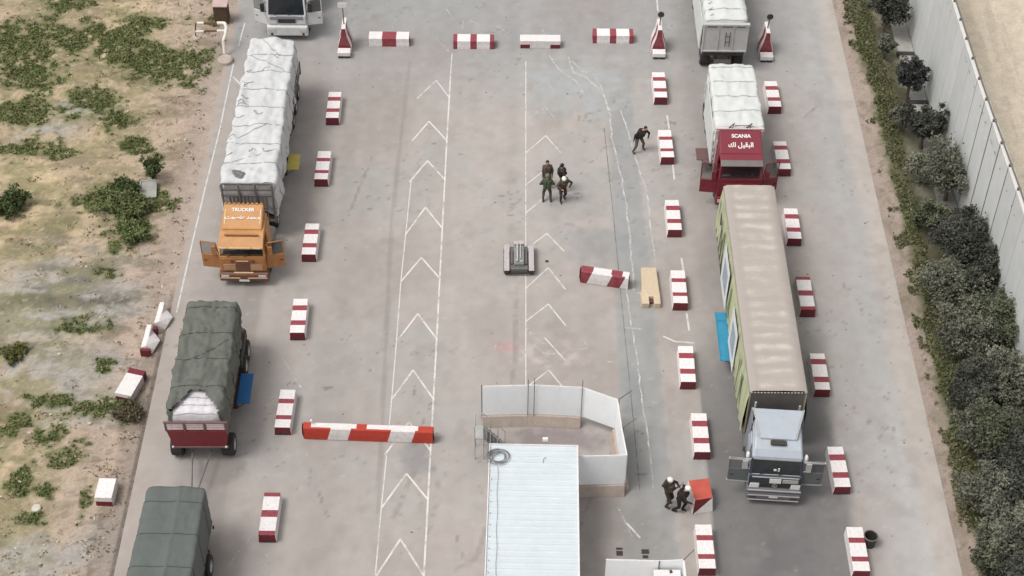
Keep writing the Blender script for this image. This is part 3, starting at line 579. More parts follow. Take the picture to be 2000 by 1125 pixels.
# ------------------------------------------------------------------ lorries
def wheels(t, ys, half, dual=True, r=.5):
    for y in ys:
        for s_ in (-1, 1):
            w_ = .56 if dual else .3
            tb = MB().lathe([(-w_/2, r*.55), (-w_/2, r*.9), (-w_/2+.04, r), (w_/2-.04, r), (w_/2, r*.9), (w_/2, r*.55)], (0, 0, 0), 'x', 22)
            tb.lathe([(-w_/2+.02, .01), (-w_/2+.02, r*.56)], (0, 0, 0), 'x', 22)
            wh = build('wheel', tb, M['black'], t, (s_*(half-w_/2), y, r))
            rb = MB().lathe([(s_*(w_/2-.10), .01), (s_*(w_/2-.02), .12), (s_*(w_/2-.10), .16), (s_*(w_/2-.10), r*.45), (s_*(w_/2+.004), r*.58)], (0, 0, 0), 'x', 18)
            build('rim', rb, M['rim'], wh)
def make_cab(t, P, roofz=3.0, Lc=2.05, door_deg=(78, 78), style='plain', door_m=None, door_edge=None, pillar=None, y0=0, doors=True, wtop=2.75, wz0=1.92):
    W = 1.2; A = {}
    b = MB()
    b.box(-1.17, 1.17, .06, .26, .95, wz0)                                     # front panel
    b.box(-W, W, 1.15, Lc, 1.0, 2.2); b.box(-W+.02, W-.02, Lc-.12, Lc, 2.2, roofz-.3)
    for s_ in (-1, 1):
        x0, x1 = sorted((s_*W, s_*(W-.1)))
        b.hexa([(x0, 1.15, 2.2), (x1, 1.15, 2.2), (x1, Lc-.12, 2.2), (x0, Lc-.12, 2.2), (x0-s_*.05, 1.18, wtop+.05), (x1-s_*.05, 1.18, wtop+.05), (x1-s_*.05, Lc-.12, wtop+.05), (x0-s_*.05, Lc-.12, wtop+.05)])
        if not pillar: b.tube((s_*1.13, .12, wz0), (s_*1.07, .40, wtop+.03), .07, .06)
        else: build('pillar', MB().tube((s_*1.13, .12, wz0), (s_*1.07, .40, wtop+.03), .08, .07), pillar, t, (0, y0, 0))
        b.box(min(s_*1.19, s_*1.1), max(s_*1.19, s_*1.1), .2, 1.15, .95, 1.12)
    prof = [(.34, wtop), (.42, wtop+.12), (.75, wtop+.28), (1.3, roofz-.06), (Lc, roofz), (Lc, roofz-.22), (1.3, roofz-.28), (.75, wtop)]
    ins = lambda y, z: .02+max(0, z-wtop)*.10
    b.prism(prof, -W+.04, W-.04, inset=ins)
    b.box(-1.1, 1.1, .26, 1.15, .95, 1.05)
    body = build('cab_body', b, P['paint'], t, (0, y0, 0), bevel=.035)
    # inside
    i_ = MB(); i_.box(-1.05, 1.05, .27, .62, 1.5, 1.86).box(-1.0, 1.0, 1.75, Lc-.14, 1.05, 2.1)
    build('dashboard', i_, M['interior'], t, (0, y0, 0), bevel=.03)
    for sx in (-.62, .62):
        q = MB().box(sx-.25, sx+.25, .85, 1.3, 1.35, 1.5).box(sx-.24, sx+.24, 1.25, 1.38, 1.5, 2.15); build('seat', q, M['seat'], t, (0, y0, 0), bevel=.04)
    q = MB(); c = Vector((.62, .78, 1.85))
    ring = [c+Vector((math.cos(a)*.22, math.sin(a)*.14, -math.sin(a)*.16)) for a in [k*math.pi/7 for k in range(15)]]
    q.path(ring, .016); q.tube(c, c+Vector((0, -.25, -.25)), .03); build('steering_wheel', q, M['black'], t, (0, y0, 0))
    # windscreen
    g = MB().hexa([(-1.08, .09, wz0+.01), (1.08, .09, wz0+.01), (1.08, .12, wz0+.01), (-1.08, .12, wz0+.01), (-1.02, .37, wtop+.02), (1.02, .37, wtop+.02), (1.02, .40, wtop+.02), (-1.02, .40, wtop+.02)])
    build('windscreen', g, P.get('glass', M['glass']), t, (0, y0, 0))
    wp = MB()
    for sx in (-.75, .1): wp.tube((sx, .06, wz0-.02), (sx+.62, .14, wz0+.22), .014)
    build('wiper', wp, M['black'], t, (0, y0, 0))
    # doors
    for s_, dg in ((-1, door_deg[0]), (1, door_deg[1])):
        dm = MB(); Ld = .92
        dm.box(0, Ld, -.035, .035, .98, 1.86)
        for a, b2 in (((.02, 1.86), (.12, wtop)), ((.12, wtop), (Ld-.02, wtop+.02)), ((Ld-.02, wtop+.02), (Ld-.02, 1.86))): dm.tube((a[0], 0, a[1]), (b2[0], 0, b2[1]), .035, n=6)
        ang = math.radians(90-dg)                                              # local +x points backwards when shut
        rz_ = (-ang if s_ > 0 else math.pi+ang)
        rz_ = math.radians(-(90-dg))+0 if False else rz_
        # shut: along +y ; open by dg outward
        ax = math.pi/2-s_*math.radians(dg)
        d = build('door', dm, door_m or P['paint'], t, (s_*1.2, .26+y0, 0), ax, bevel=.02)
        gp_ = MB().box(.1, Ld-.05, -.008, .008, 1.87, wtop-.03); build('door_window', gp_, M['glass'], d)
        hb = MB().box(Ld-.26, Ld-.10, -.036*s_-.015, -.036*s_+.015, 1.42, 1.47); build('door_handle', hb, M['black'], d)
        if door_edge:
            for eb in ((.0, Ld+.04, -.05, .05, 1.0, 1.05), (.0, Ld+.04, -.045, .045, wtop-.04, wtop+.03)): build('door_edge', MB().box(*eb), door_edge, d)
        tr = MB().box(.1, Ld-.1, s_*-.05-.012, s_*-.05+.012, 1.15, 1.6) if False else MB().box(.1, Ld-.1, s_*.05-.012, s_*.05+.012, 1.15, 1.6); build('door_trim', tr, M['interior'], d)
        mm = MB().box(s_*1.30, s_*1.30+s_*.24, .18, .27, 1.95, 2.5).tube((s_*1.14, .3, 2.6), (s_*1.42, .24, 2.5), .02).tube((s_*1.14, .2, 1.95), (s_*1.42, .24, 2.0), .02)
        build('mirror', mm, P.get('mirror', M['black']), t, (0, y0-.02, .0), bevel=.02)
    # wheel arches, steps, bumper
    a_ = MB()
    for s_ in (-1, 1):
        a_.box(min(s_*1.22, s_*.85), max(s_*1.22, s_*.85), .25, .62, .35, .95); a_.box(min(s_*1.22, s_*.85), max(s_*1.22, s_*.85), 1.75, Lc, .6, .98)
    build('step', a_, M['dark'], t, (0, y0, 0), bevel=.02)
    return body
def chassis(t, y0, y1, z=.85):
    c = MB()
    for s_ in (-.42, .42): c.box(s_-.06, s_+.06, y0, y1, z-.15, z+.15)
    y = y0+.6
    while y < y1-.3: c.box(-.36, .36, y, y+.12, z-.1, z+.1); y += 1.3
    build('chassis', c, M['chassis'], t)
def tarp_mesh(w0, w1, y0, y1, z0, z1, seg, amp, seed, rnd=.28, sag=.06, step=.12, camber=.06, hemvar=.12, peak=None, crease=.05):
    """draped load: w0 width at near end, w1 at far end"""
    ny = int((y1-y0)/step)+1; prof = []
    hh = z1-z0; nu = int((2*hh+w0)/step)
    mb = MB(); rows = []; tot = 2*hh+1.0*2
    def ring(fy, y, shrink, zt):
        wd = (w0*(1-fy)+w1*fy)*shrink; out = []
        for i in range(nu+1):
            u = i/nu*(2*(zt-z0)+wd); r = rnd
            if u < zt-z0: x, z, nx, nz = -wd/2, z0+u, -1, 0
            elif u < zt-z0+wd: x, z, nx, nz = -wd/2+(u-(zt-z0)), zt, 0, 1
            else: x, z, nx, nz = wd/2, zt-(u-(zt-z0)-wd), 1, 0
            dx = wd/2-abs(x); dz = zt-z                                      # round the shoulders
            if dx < r and dz < r:
                vx, vz = r-dx, r-dz; l = math.hypot(vx, vz)
                if l > r or True:
                    k = r/max(l, 1e-6)
                    if l > r: x = math.copysign(wd/2-r+vx*k, x); z = zt-r+vz*k; nx = math.copysign(vx/l, x); nz = vz/l
            out.append((x, y, z, nx, nz))
        return out
    for j in range(ny+1):
        fy = j/ny; y = y0+(y1-y0)*fy; e = min(y-y0, y1-y)
        sh = 1-.05*max(0, 1-e/.25)**2; zt = z1-.10*max(0, 1-e/.25)**2
        row = []
        q = abs(math.sin(math.pi*(y-y0)/seg)); pf = sag*(q**.45-.75)
        for (x, yy, z, nx, nz) in ring(fy, y, sh, zt):
            p = Vector((x*.9+seed*7.3, yy*.9, z*.9)); d = amp*(noise.noise(p*1.3)+.5*noise.noise(p*3.1)+.25*noise.noise(p*6.5)) + pf
            d += amp*.35*(1-abs(noise.noise(Vector((x*2.2+seed, yy*.8, z*1.4)))*4))*.5
            d += crease*(.30-abs(noise.noise(Vector((x*3.2+seed, yy*1.3+.6*noise.noise(p), z*2.2))))*1.6)+crease*.6*(.25-abs(noise.noise(Vector((x*1.4-seed, yy*4.2, z*3)))))
            if nz > .5: d += camber*(1-(2*x/max(w0, w1))**2)+ .025*math.sin(x*5.2+seed)
            if peak and nz > .5: d += peak(x, yy)
            hz = 0
            if z-z0 < .35: hz = hemvar*noise.noise(Vector((yy*1.1, seed, nx)))*(1-(z-z0)/.35)
            row.append((x+nx*d, yy, z+nz*d+hz))
        rows.append(row)
    for row in rows: mb.v += row
    n = nu+1
    for j in range(ny):
        for i in range(nu): mb.f.append((j*n+i, j*n+i+1, (j+1)*n+i+1, (j+1)*n+i)); mb.m.append(0)
    for j in (0, ny):                                                         # end faces as fans of strips, pushed in a little
        base = [mb.v[j*n+i] for i in range(n)]; o_ = len(mb.v); sgn = -1 if j == 0 else 1
        cz = z0+(z1-z0)*.45; lv = 6
        for k in range(1, lv+1):
            t = k/lv
            for (x, y, z) in base:
                xx = x*(1-t); zz = z+(cz-z)*t
                mb.v.append((xx, y+sgn*(.10*math.sin(t*math.pi/2)+amp*.6*noise.noise(Vector((xx*2, zz*2, seed)))), zz))
        prev = [j*n+i for i in range(n)]
        for k in range(lv):
            cur = [o_+k*n+i for i in range(n)]
            for i in range(nu):
                mb.f.append((prev[i], prev[i+1], cur[i+1], cur[i])); mb.m.append(0)
            prev = cur
    return mb, rows
def tarp(t, rows_mb, m, lab=None, rope_m=None, every=1.3, step=.12, zig=True, r=.014, name='tarpaulin', off=.016, curls=0):
    mb, rows = rows_mb
    o = build(name, mb, m, t, smooth=True)
    if rope_m:
        ropes = []; k = max(1, int(every/step)); ny = len(rows)-1
        js = list(range(0, ny+1, k)); n = len(rows[0])
        for q, j in enumerate(js):
            pts = []
            for i in range(0, n, 2):
                p = rows[min(j, ny)][i]; c = Vector((p[0], p[1], p[2])); d = Vector((p[0], 0, max(0, p[2]-1.5))).normalized(); pts.append(c+d*off)
            ropes.append(MB().path(pts, r, 5))
        if zig:
            for q in range(len(js)-1):
                if random.random() < .55: continue
                j0, j1 = js[q], js[q+1]; lr = random.choice((0, 1)); pts = []; a0, a1 = random.uniform(.25, .45), random.uniform(.55, .75)
                for s_ in range(9):
                    f = s_/8; j = int(j0+(j1-j0)*f); ii = int(n*((a0+(a1-a0)*f) if lr else (a1-(a1-a0)*f))); p = rows[j][ii]
                    pts.append(Vector((p[0], p[1], p[2]+off)))
                ropes.append(MB().path(pts, r*.9, 5))
        for q in range(curls):
            j = random.randrange(4, ny-12); ii = int(n*(random.choice((.36, .38, .40, .5, .58))+random.uniform(-.02, .02))); pts = []; a0 = random.uniform(0, 3); rr = random.uniform(.12, .24)
            for s_ in range(8):
                a = a0+s_*.45; jj = min(ny, max(0, int(j+math.sin(a)*rr/step))); i3 = min(n-1, max(0, int(ii+math.cos(a)*rr*1.5/step))); p = rows[jj][i3]; pts.append(Vector((p[0], p[1], p[2]+off)))
            ropes.append(MB().path(pts, r*1.2, 5))
        for rb in ropes: build('rope', rb, rope_m, o)
    return o
def locker(t, s_, y0, y1, m, half, z=.95, wd=.62, ridge=True):
    b = MB(); x0, x1 = sorted((s_*half, s_*(half+wd)))
    b.box(x0, x1, y0, y1, z, z+.05)
    if ridge: b.box(x0, x1, y1-.62, y1-.55, z+.05, z+.09).box(x0, x0+.04, y0, y1, z+.05, z+.08).box(x1-.04, x1, y0, y1, z+.05, z+.08)
    build('locker_lid', b, m, t, bevel=.012)
    k = MB(); k.box(*sorted((s_*(half-.5), s_*half-.01*s_)), y0+.1, y1-.1, .5, .93); build('locker', k, M['dark'], t, bevel=.02)
    for yy in (y0+.08, y1-.08):
        st = MB().tube((s_*(half+wd*.8), yy, z+.02), (s_*(half-.05), yy, z-.4), .015); build('stay', st, M['dark'], t)

# ---- orange lorry with a white tarped load
t = thing('lorry', 'orange cab lorry with both doors open and a long white tarped load', 'lorry', (-13.72, 61.1, 0))
OP = {'paint': M['orange'], 'mirror': M['oranged']}
make_cab(t, OP, 3.05, 2.2, (82, 76), door_m=M['oranged'], wtop=2.70, wz0=1.95)
d = MB()                                                                        # roof deflector with sign face
d.prism([(.95, 2.9), (.92, 3.05), (2.15, 3.64), (2.25, 3.6), (2.25, 2.9)], -1.04, 1.04, inset=lambda y, z: 0.03)
df = build('roof_deflector', d, M['orange'], t, bevel=.05)
sc_m = MB()
for k in range(9): sc_m.ball((-.92+k*.23, 2.18, 3.66), .09, 1, .5, .7, 8)
build('scalloped_trim', sc_m, M['orange'], df)
for s_ in (-1, 1): build('side_strip', MB().hexa([(s_*.90-.02, 1.15, 3.15), (s_*.90+.02, 1.15, 3.15), (s_*.90+.02, 1.9, 3.51), (s_*.90-.02, 1.9, 3.51), (s_*.90-.02, 1.15, 3.18), (s_*.90+.02, 1.15, 3.18), (s_*.90+.02, 1.9, 3.54), (s_*.90-.02, 1.9, 3.54)]), M['creamtrim'], df)
sl_ = math.atan2(3.64-3.05, 2.15-.92)
lettering('lettering', 'TRUCKER', .26, M['letter'], df, (0, 1.86, 3.525), (sl_, 0, 0), 1.0)
lettering('lettering', '\uFE96\uFEE4\uFEBC\uFE8E\uFECB \uFEAA\uFEE4\uFEA4\uFEE3', .26, M['letter'], df, (0, 1.48, 3.343), (sl_, 0, 0), 1.15)
v = MB().prism([(-.10, 2.60), (-.12, 2.66), (.40, 3.0), (.46, 2.95), (.40, 2.80), (0, 2.62)], -1.14, 1.14)
vo = build('sun_visor', v, M['orange'], t, bevel=.02)
lb = MB()
for a, b_ in ((-1.05, -.72), (-.56, .5), (.66, 1.0)): lb.box(a, b_, -.135, -.095, 2.65, 2.72)
build('visor_lamp', lb, M['creamtrim'], vo)
build('light_bar', MB().tube((-.85, .55, 3.02), (.85, .55, 3.02), .05).tube((-.7, .55, 2.85), (-.7, .55, 3.02), .03).tube((.7, .55, 2.85), (.7, .55, 3.02), .03), M['oranged'], t)
cu = MB()
for k in range(10): cu.ball((-.95+k*.21, .30, 2.62), .10, 1, .3, .9, 8)
build('curtain_fringe', cu, mat('purple_fringe', S(120, 70, 110), .8), t)
gr = MB(); gr.box(-1.12, 1.12, .0, .06, .98, 1.84); build('grille', gr, M['oranged'], t, bevel=.02)
pn = MB(); pn.box(-1.0, -.38, -.03, 0, 1.08, 1.48).box(.38, 1.0, -.03, 0, 1.08, 1.48); build('side_panel', pn, mat('tan_panel', S(190, 150, 115), .5), t, bevel=.015)
build('grille_panel', MB().box(-.34, .34, -.04, 0, 1.0, 1.8).box(-.62, -.42, -.035, 0, 1.58, 1.78).box(.42, .62, -.035, 0, 1.58, 1.78), M['brown'], t, bevel=.015)
build('grille_bar', MB().box(-.32, .32, -.06, -.04, 1.70, 1.76).box(-.5, .5, -.10, -.04, .92, .97), M['creamtrim'], t)
bb = MB(); bb.prism([(-.12, .38), (-.16, .5), (-.16, .84), (-.06, .93), (.3, .93), (.3, .38)], -1.25, 1.25); bo = build('bumper', bb, M['brown'], t, bevel=.05)
build('bumper_trim', MB().box(-1.2, -.2, -.175, -.155, .62, .68).box(.2, 1.2, -.175, -.155, .62, .68), M['creamtrim'], bo)
for s_ in (-.95, .95): build('headlight', MB().box(s_-.2, s_+.2, -.175, -.155, .70, .86), M['lamp'], bo, bevel=.01)
build('number_plate', MB().box(-.26, .26, -.185, -.165, .42, .54), M['plate'], bo)
chassis(t, .5, 16); wheels(t, (1.15,), 1.22, False); wheels(t, (4.6, 12.9, 14.2, 15.5), 1.24)
tk = MB(); tk.tube((1.0, 1.95+.4, .75), (1.0, 3.4, .75), .3, n=14); build('fuel_tank', tk, M['grey'], t)
bd = MB(); bd.box(-1.28, 1.28, 3.55, 16.35, 1.15, 1.35)
build('bed', bd, M['grey'], t, bevel=.02)
hb = MB()                                                                       # stake headboard
for x in (-1.30, -.43, .43, 1.30): hb.box(x-.05, x+.05, 3.43, 3.53, 1.2, 3.86)
for z in (1.3, 2.2, 3.0, 3.4, 3.80): hb.box(-1.25, 1.25, 3.45, 3.51, z, z+.09)
for k in range(13):
    x = -1.15+k*.19
    if k % 4: hb.box(x-.03, x+.03, 3.46, 3.50, 1.4, 3.0)
build('headboard', hb, M['grey'], t, bevel=.008)
hp = MB()
for x0, x1 in ((-1.2, -.5), (-.36, .36), (.5, 1.2)): hp.box(x0, x1, 3.52, 3.54, 2.3, 2.95).box(x0+.05, x1-.05, 3.52, 3.54, 3.52, 3.76)
build('headboard_panel', hp, M['lgrey'], t)
sr = MB()
for s_ in (-1, 1):
    for k in range(10): sr.box(s_*1.33-.03, s_*1.33+.03, 3.65+k*1.4, 3.73+k*1.4, 1.2, 2.1)
    for z in (1.35, 1.65, 1.95): sr.box(s_*1.31-.015, s_*1.31+.015, 3.55, 16.35, z, z+.12)
build('side_rail', sr, M['grey'], t)
def w_peak(x, y): return .22*max(0, 1-abs(y-15.95)/.6)*max(0, 1-abs(x)/.7)
tarp(t, tarp_mesh(2.95, 2.5, 3.65, 16.2, 1.5, 3.82, 1.57, .11, 1, peak=w_peak, sag=.02, rnd=.16, camber=.04, crease=.09), M['tarpw'], rope_m=M['rope'], every=1.57, r=.014, curls=14)
locker(t, 1, 7.95, 9.25, M['yellow'], 1.35, z=1.0, wd=.66, ridge=False)
gt = MB()
for k in range(9): gt.ball((-.55+random.uniform(-.2, .2), 4.3+random.uniform(-.25, .25), 3.82), .16, 1.2, 1, .25, 8)
build('grey_patch', gt, M['grey'], t)

# ---- pale grey lorry at the far left
t = thing('lorry', 'pale grey cab lorry with both doors open, far left at the top edge', 'lorry', (-13.68, 82.3, 0), .0)
make_cab(t, {'paint': M['cabwhite'], 'glass': M['dglass'], 'mirror': M['black']}, 3.0, 2.1, (62, 80), wtop=2.75, door_m=M['cabwhite'], wz0=1.80)
build('bonnet_panel', MB().prism([(-.02, 1.50), (.0, 1.74), (.10, 1.82), (.12, 1.5)], -1.0, 1.0), M['silverd'], t, bevel=.02)
g1 = MB(); g1.box(-.52, .52, -.03, .05, 1.28, 1.58).box(-.42, .42, -.08, .0, .82, 1.0).box(-.4, .4, -.08, 0, .52, .62); build('grille', g1, M['dark'], t, bevel=.015)
b1 = MB().prism([(-.05, .38), (-.1, .45), (-.1, 1.02), (.0, 1.1), (.3, 1.1), (.3, .38)], -1.22, 1.22); bo = build('bumper', b1, M['cabwhite'], t, bevel=.06)
for s_ in (-.95, .95):
    build('headlight', MB().box(s_-.22, s_+.22, -.125, -.095, .68, .95), M['lamp'], bo, bevel=.02)
    build('fog_lamp', MB().lathe([(-.12, .01), (-.12, .07), (-.08, .07)], (0, 0, 0), 'z', 12), M['dark'], bo, loc=(s_, -.22, .55), rot=(math.pi/2, 0, 0))
build('front_trim', MB().box(-1.12, -.6, -.0, .052, 1.2, 1.75).box(.6, 1.12, -.0, .052, 1.2, 1.75), M['cabwhite'], t, bevel=.02)
chassis(t, .5, 9); wheels(t, (1.1,), 1.22, False); wheels(t, (6.5, 7.8), 1.24)
build('bed', MB().box(-1.25, 1.25, 2.7, 9.4, 1.15, 1.35), M['grey'], t)
tarp(t, tarp_mesh(2.5, 2.5, 2.8, 9.3, 1.3, 3.3, 1.3, .05, 5, step=.2), M['tarpw'])

# ---- olive tarped drawbar trailer with crimson tailboard
t = thing('trailer', 'drawbar trailer under an olive tarpaulin with a crimson board and white sacks showing', 'trailer', (-14.28, 49.35, 0), .01)
chassis(t, .2, 7.2, .95); wheels(t, (.62, 5.6, 6.6), 1.46, True, .54)
build('bed', MB().box(-1.25, 1.25, .05, 7.3, 1.2, 1.38), M['redd'], t, bevel=.02)
bdm = MB(); bdm.hexa([(-1.22, -.02, 1.12), (1.22, -.02, 1.12), (1.22, .06, 1.12), (-1.22, .06, 1.12), (-1.38, -.12, 2.30), (1.38, -.12, 2.30), (1.38, -.04, 2.30), (-1.38, -.04, 2.30)])
build('front_board', bdm, mat('crimson_board', S(132, 44, 52), .55, var=.15, scale=3, dirt=.3, dcol=S(100, 70, 66)), t, bevel=.01)
fr = MB()
for x in (-1.38, -.52, .40, 1.36): fr.box(x-.05, x+.05, -.14, -.06, 2.30, 2.84)
fr.box(-1.45, 1.45, -.15, -.05, 2.84, 2.92); fr.box(-1.3, 1.3, -.06, .02, 1.02, 1.12)
build('board_frame', fr, mat('rail_crimson', S(120, 90, 88), .5), t, bevel=.02)
sl2 = MB()
for x0, x1 in ((-1.30, -.60), (-.44, .32), (.48, 1.28)):
    for z in (2.40, 2.56, 2.72): sl2.box(x0, x1, -.12, -.08, z, z+.09)
build('slat', sl2, mat('slat_white', S(225, 205, 205), .6), t)
sk = tarp_mesh(2.4, 1.7, .10, 1.9, 1.4, 3.30, .5, .05, 9, sag=.05, step=.09); tarp(t, sk, M['bags'], rope_m=M['rope'], every=.5, step=.09, r=.012, zig=False, name='sacks', off=.02)
def o_peak(x, y):
    return -max(0, 1-abs(x)/.95)*max(0, 1-(y)/1.4)*.9 + .10*math.exp(-((y-2.4)/.18)**2)*(1+.5*math.sin(3*x)) + .05*math.exp(-((x-.15)/.06)**2)
tm, rows = tarp_mesh(2.62, 2.52,   .15, 7.0, 1.7, 3.62, 1.75, .09, 3, rnd=.22, sag=.04, peak=o_peak, step=.09, hemvar=.3, crease=.10)
tm.f, tm.m = zip(*[(f, 0) for f in tm.f if not (sum(tm.v[i][1] for i in f)/len(f) < 1.25 and abs(sum(tm.v[i][0] for i in f)/len(f)) < 1.05*(1-sum(tm.v[i][1] for i in f)/len(f)/1.45)+.12 and sum(tm.v[i][2] for i in f)/len(f) > 1.5)])
tm.f = list(tm.f); tm.m = list(tm.m)
tarp(t, (tm, rows[14:]), M['tarpg'], rope_m=M['roped'], every=1.75, step=.09, r=.014)
locker(t, 1, 2.7, 4.6, M['blue'], 1.34, z=1.0, wd=.62, ridge=False)
build('axle_guard', MB().box(1.25, 1.36, 5.0, 7.1, .95, 1.5).box(-1.36, -1.25, 5.0, 7.1, .95, 1.5), M['dark'], t, bevel=.02)
build('drawbar', MB().tube((-.45, .2, .6), (-.05, -3.2, .62), .035).tube((.45, .2, .6), (-.05, -3.2, .62), .035), M['grey'], t)
build('board_lamp', MB().ball((1.22, -.12, 1.2), .06).ball((-1.22, -.12, 1.2), .06), M['lamp'], t)

# ---- slate tarped lorry at the lower left
t = thing('lorry', 'lorry bed under a smooth slate grey tarpaulin cut by the lower left frame edge', 'lorry', (-14.45, 34.6, 0), -.005)
make_cab(t, {'paint': M['greend'], 'glass': M['dglass']}, 3.1, 2.2, (2, 2), doors=False)
build('bumper', MB().box(-1.22, 1.22, -.1, .2, .4, .95), M['dark'], t, bevel=.05)
chassis(t, .5, 10.3); wheels(t, (1.2,), 1.22, False); wheels(t, (7.15, 8.45), 1.42, True, .54)
build('bed', MB().box(-1.28, 1.28, 2.7, 10.35, 1.15, 1.38), M['dark'], t, bevel=.02)
def s_peak(x, y): return .05*math.exp(-((x-.22-.03*math.sin(y))/.05)**2)-.03*math.exp(-((y-8.6)/.04)**2)
tarp(t, tarp_mesh(2.78, 2.55, 2.75, 10.4, 1.35, 3.62, 1.72, .035, 6, rnd=.16, sag=.035, peak=s_peak, step=.09, hemvar=.25, crease=.02), M['tarpg2'], rope_m=M['roped'], every=1.72, step=.09, r=.010, zig=False)
hk = MB()
for k in range(6): hk.box(1.36, 1.42, 3.4+k*1.3, 3.5+k*1.3, 1.25, 1.4).box(-1.42, -1.36, 3.4+k*1.3, 3.5+k*1.3, 1.25, 1.4)
build('hook', hk, M['black'], t)

# ---- crimson lorry with pale load
t = thing('lorry', 'crimson cab lorry with open doors, roof lettering and a pale tarped load', 'lorry', (12.15, 67.3, 0), .0)
make_cab(t, {'paint': M['scred'], 'mirror': M['scred']}, 3.12, 2.1, (84, 70), wtop=2.96, wz0=2.1)
d = MB().prism([(.80, 2.95), (.80, 3.10), (.95, 3.18), (2.15, 3.74), (2.22, 3.70), (2.22, 2.95)], -1.15, 1.15, inset=lambda y, z: .05*(z-2.9))
df = build('roof_deflector', d, M['scred'], t, bevel=.06)
sl_ = math.atan2(3.74-3.18, 1.2)
lettering('lettering', 'SCANIA', .29, M['letter'], df, (0.03, 1.84, 3.606), (sl_, 0, 0), 1.0)
lettering('lettering', '\uFEDA\uFEDF \uFEDE\uFEF4\uFED7\uFE92\uFEDF\uFE8D',   .37, M['letter'], df, (.0, 1.36, 3.383), (sl_, 0, 0), .95)
for s_ in (-1, 1): build('marker_strip', MB().tube((s_*1.07, .8, 2.98), (s_*1.05, 2.15, 3.66), .035), mat('pink_strip', S(215, 160, 165), .5), df)
build('sun_visor', MB().prism([(.12, 2.90), (.10, 2.96), (.42, 3.12), (.5, 3.06), (.42, 2.98)], -1.12, 1.12), M['visor'], t, bevel=.03)
build('grille', MB().box(-.95, .95, .0, .07, 1.0, 1.8), M['redd'], t, bevel=.02)
gs = MB()
for k in range(5): gs.box(-.85, .85, -.02, .0, 1.1+k*.13, 1.15+k*.13)
build('grille_slat', gs, M['dark'], t)
bo = build('bumper', MB().prism([(-.08, .38), (-.12, .5), (-.12, .9), (.3, .9), (.3, .38)], -1.24, 1.24), M['scred'], t, bevel=.05)
for s_ in (-.95, .95): build('headlight', MB().box(s_-.2, s_+.2, -.14, -.115, .62, .82), M['lamp'], bo)
chassis(t, .5, 8.6); wheels(t, (1.15,), 1.22, False); wheels(t, (6.6, 7.9), 1.26)
build('bed', MB().box(-1.26, 1.26, 2.25, 8.15, 1.15, 1.38), M['lgrey'], t, bevel=.02)
hb = MB().box(-1.28, 1.28, 2.30, 2.38, 1.2, 3.55).box(-1.3, 1.3, 2.26, 2.40, 3.55, 3.62).box(-1.3, 1.3, 2.26, 2.40, 3.70, 3.77)
for x in (-1.2, 0, 1.2): hb.box(x-.03, x+.03, 2.30, 2.36, 3.62, 3.70)
build('headboard', hb, mat('pink_white_rail', S(230, 205, 206), .5), t, bevel=.01)
hw = MB()
for x in (-.42, .52): hw.tube((x-.18, 2.3, 3.80), (x+.14, 2.5, 3.95), .03).tube((x, 2.3, 3.77), (x+.1, 2.45, 3.98), .02)
hw.tube((-.3, 2.4, 3.88), (.5, 2.4, 3.9), .018); build('work_lamp_rack', hw, M['dark'], t)
sr = MB()
for s_ in (-1, 1):
    for z in (1.4, 1.8, 2.2): sr.box(s_*1.30-.015, s_*1.30+.015, 2.25, 8.15, z, z+.2)
build('side_rail', sr, M['lgrey'], t)
tarp(t, tarp_mesh(2.62, 2.52, 2.45, 8.1, 1.6, 3.80, 1.41, .075, 12, sag=.025, rnd=.12, camber=.03), M['tarpw2'], rope_m=M['rope'], every=1.41, r=.014)
locker(t, -1, 2.9, 3.9, mat('maroon_lid', S(112, 84, 82), .6), 1.3, z=1.0, wd=.75, ridge=False)
build('flank_tarp', MB().hexa([(-1.42, 2.3, 1.3), (-1.34, 2.3, 1.3), (-1.34, 6.6, 1.3), (-1.42, 6.6, 1.3), (-1.36, 2.7, 3.2), (-1.32, 2.7, 3.2), (-1.32, 6.6, 3.4), (-1.36, 6.6, 3.4)]), M['tarpw2'], t)
build('exhaust', MB().tube((-1.15, 2.16, .8), (-1.15, 2.18, 3.0), .08), M['lgrey'], t)

# ---- far right trailer
t = thing('trailer', 'light grey tipper trailer with a white covered load at the top right edge', 'trailer', (12.32, 79.55, 0), .0)
chassis(t, .1, 9, .95); wheels(t, (.9, 6.5, 7.7), 1.26)
build('axle_box', MB().box(-.5, .5, .05, .2, .5, .85), M['grey'], t); build('underframe', MB().box(-1.2, 1.2, .12, 9, 1.1, 1.5), M['dark'], t, bevel=.02)
bdm = MB(); bdm.box(-1.27, 1.27, .0, .10, 1.6, 3.35).box(-1.33, 1.33, -.06, .12, 1.50, 1.60).box(-1.36, 1.36, -.08, .14, 3.35, 3.47)
for x in (-1.28, -.42, .45, 1.28): bdm.box(x-.04, x+.04, -.05, 0, 1.6, 3.35)
build('front_board', bdm, mat('board_grey', S(206, 205, 202), .6, var=.06, scale=1.5, dirt=.3, dcol=S(150, 146, 140)), t, bevel=.01)
build('ladder', MB().tube((.02, -.06, 1.9), (.02, -.06, 2.9), .02).tube((.26, -.06, 1.9), (.26, -.06, 2.9), .02).tube((.02, -.06, 2.2), (.26, -.06, 2.2), .018).tube((.02, -.06, 2.6), (.26, -.06, 2.6), .018), M['dark'], t)
fo = MB()
for x0, x1 in ((-1.1, -.55), (-.25, .35), (.6, 1.1)): fo.box(x0, x1, -.09, -.082, 3.28, 3.34)
build('slot', fo, M['dark'], t)
build('side_board', MB().box(-1.3, -1.24, .1, 9.4, 1.25, 3.2).box(1.24, 1.3, .1, 9.4, 1.25, 3.2), M['lgrey'], t)
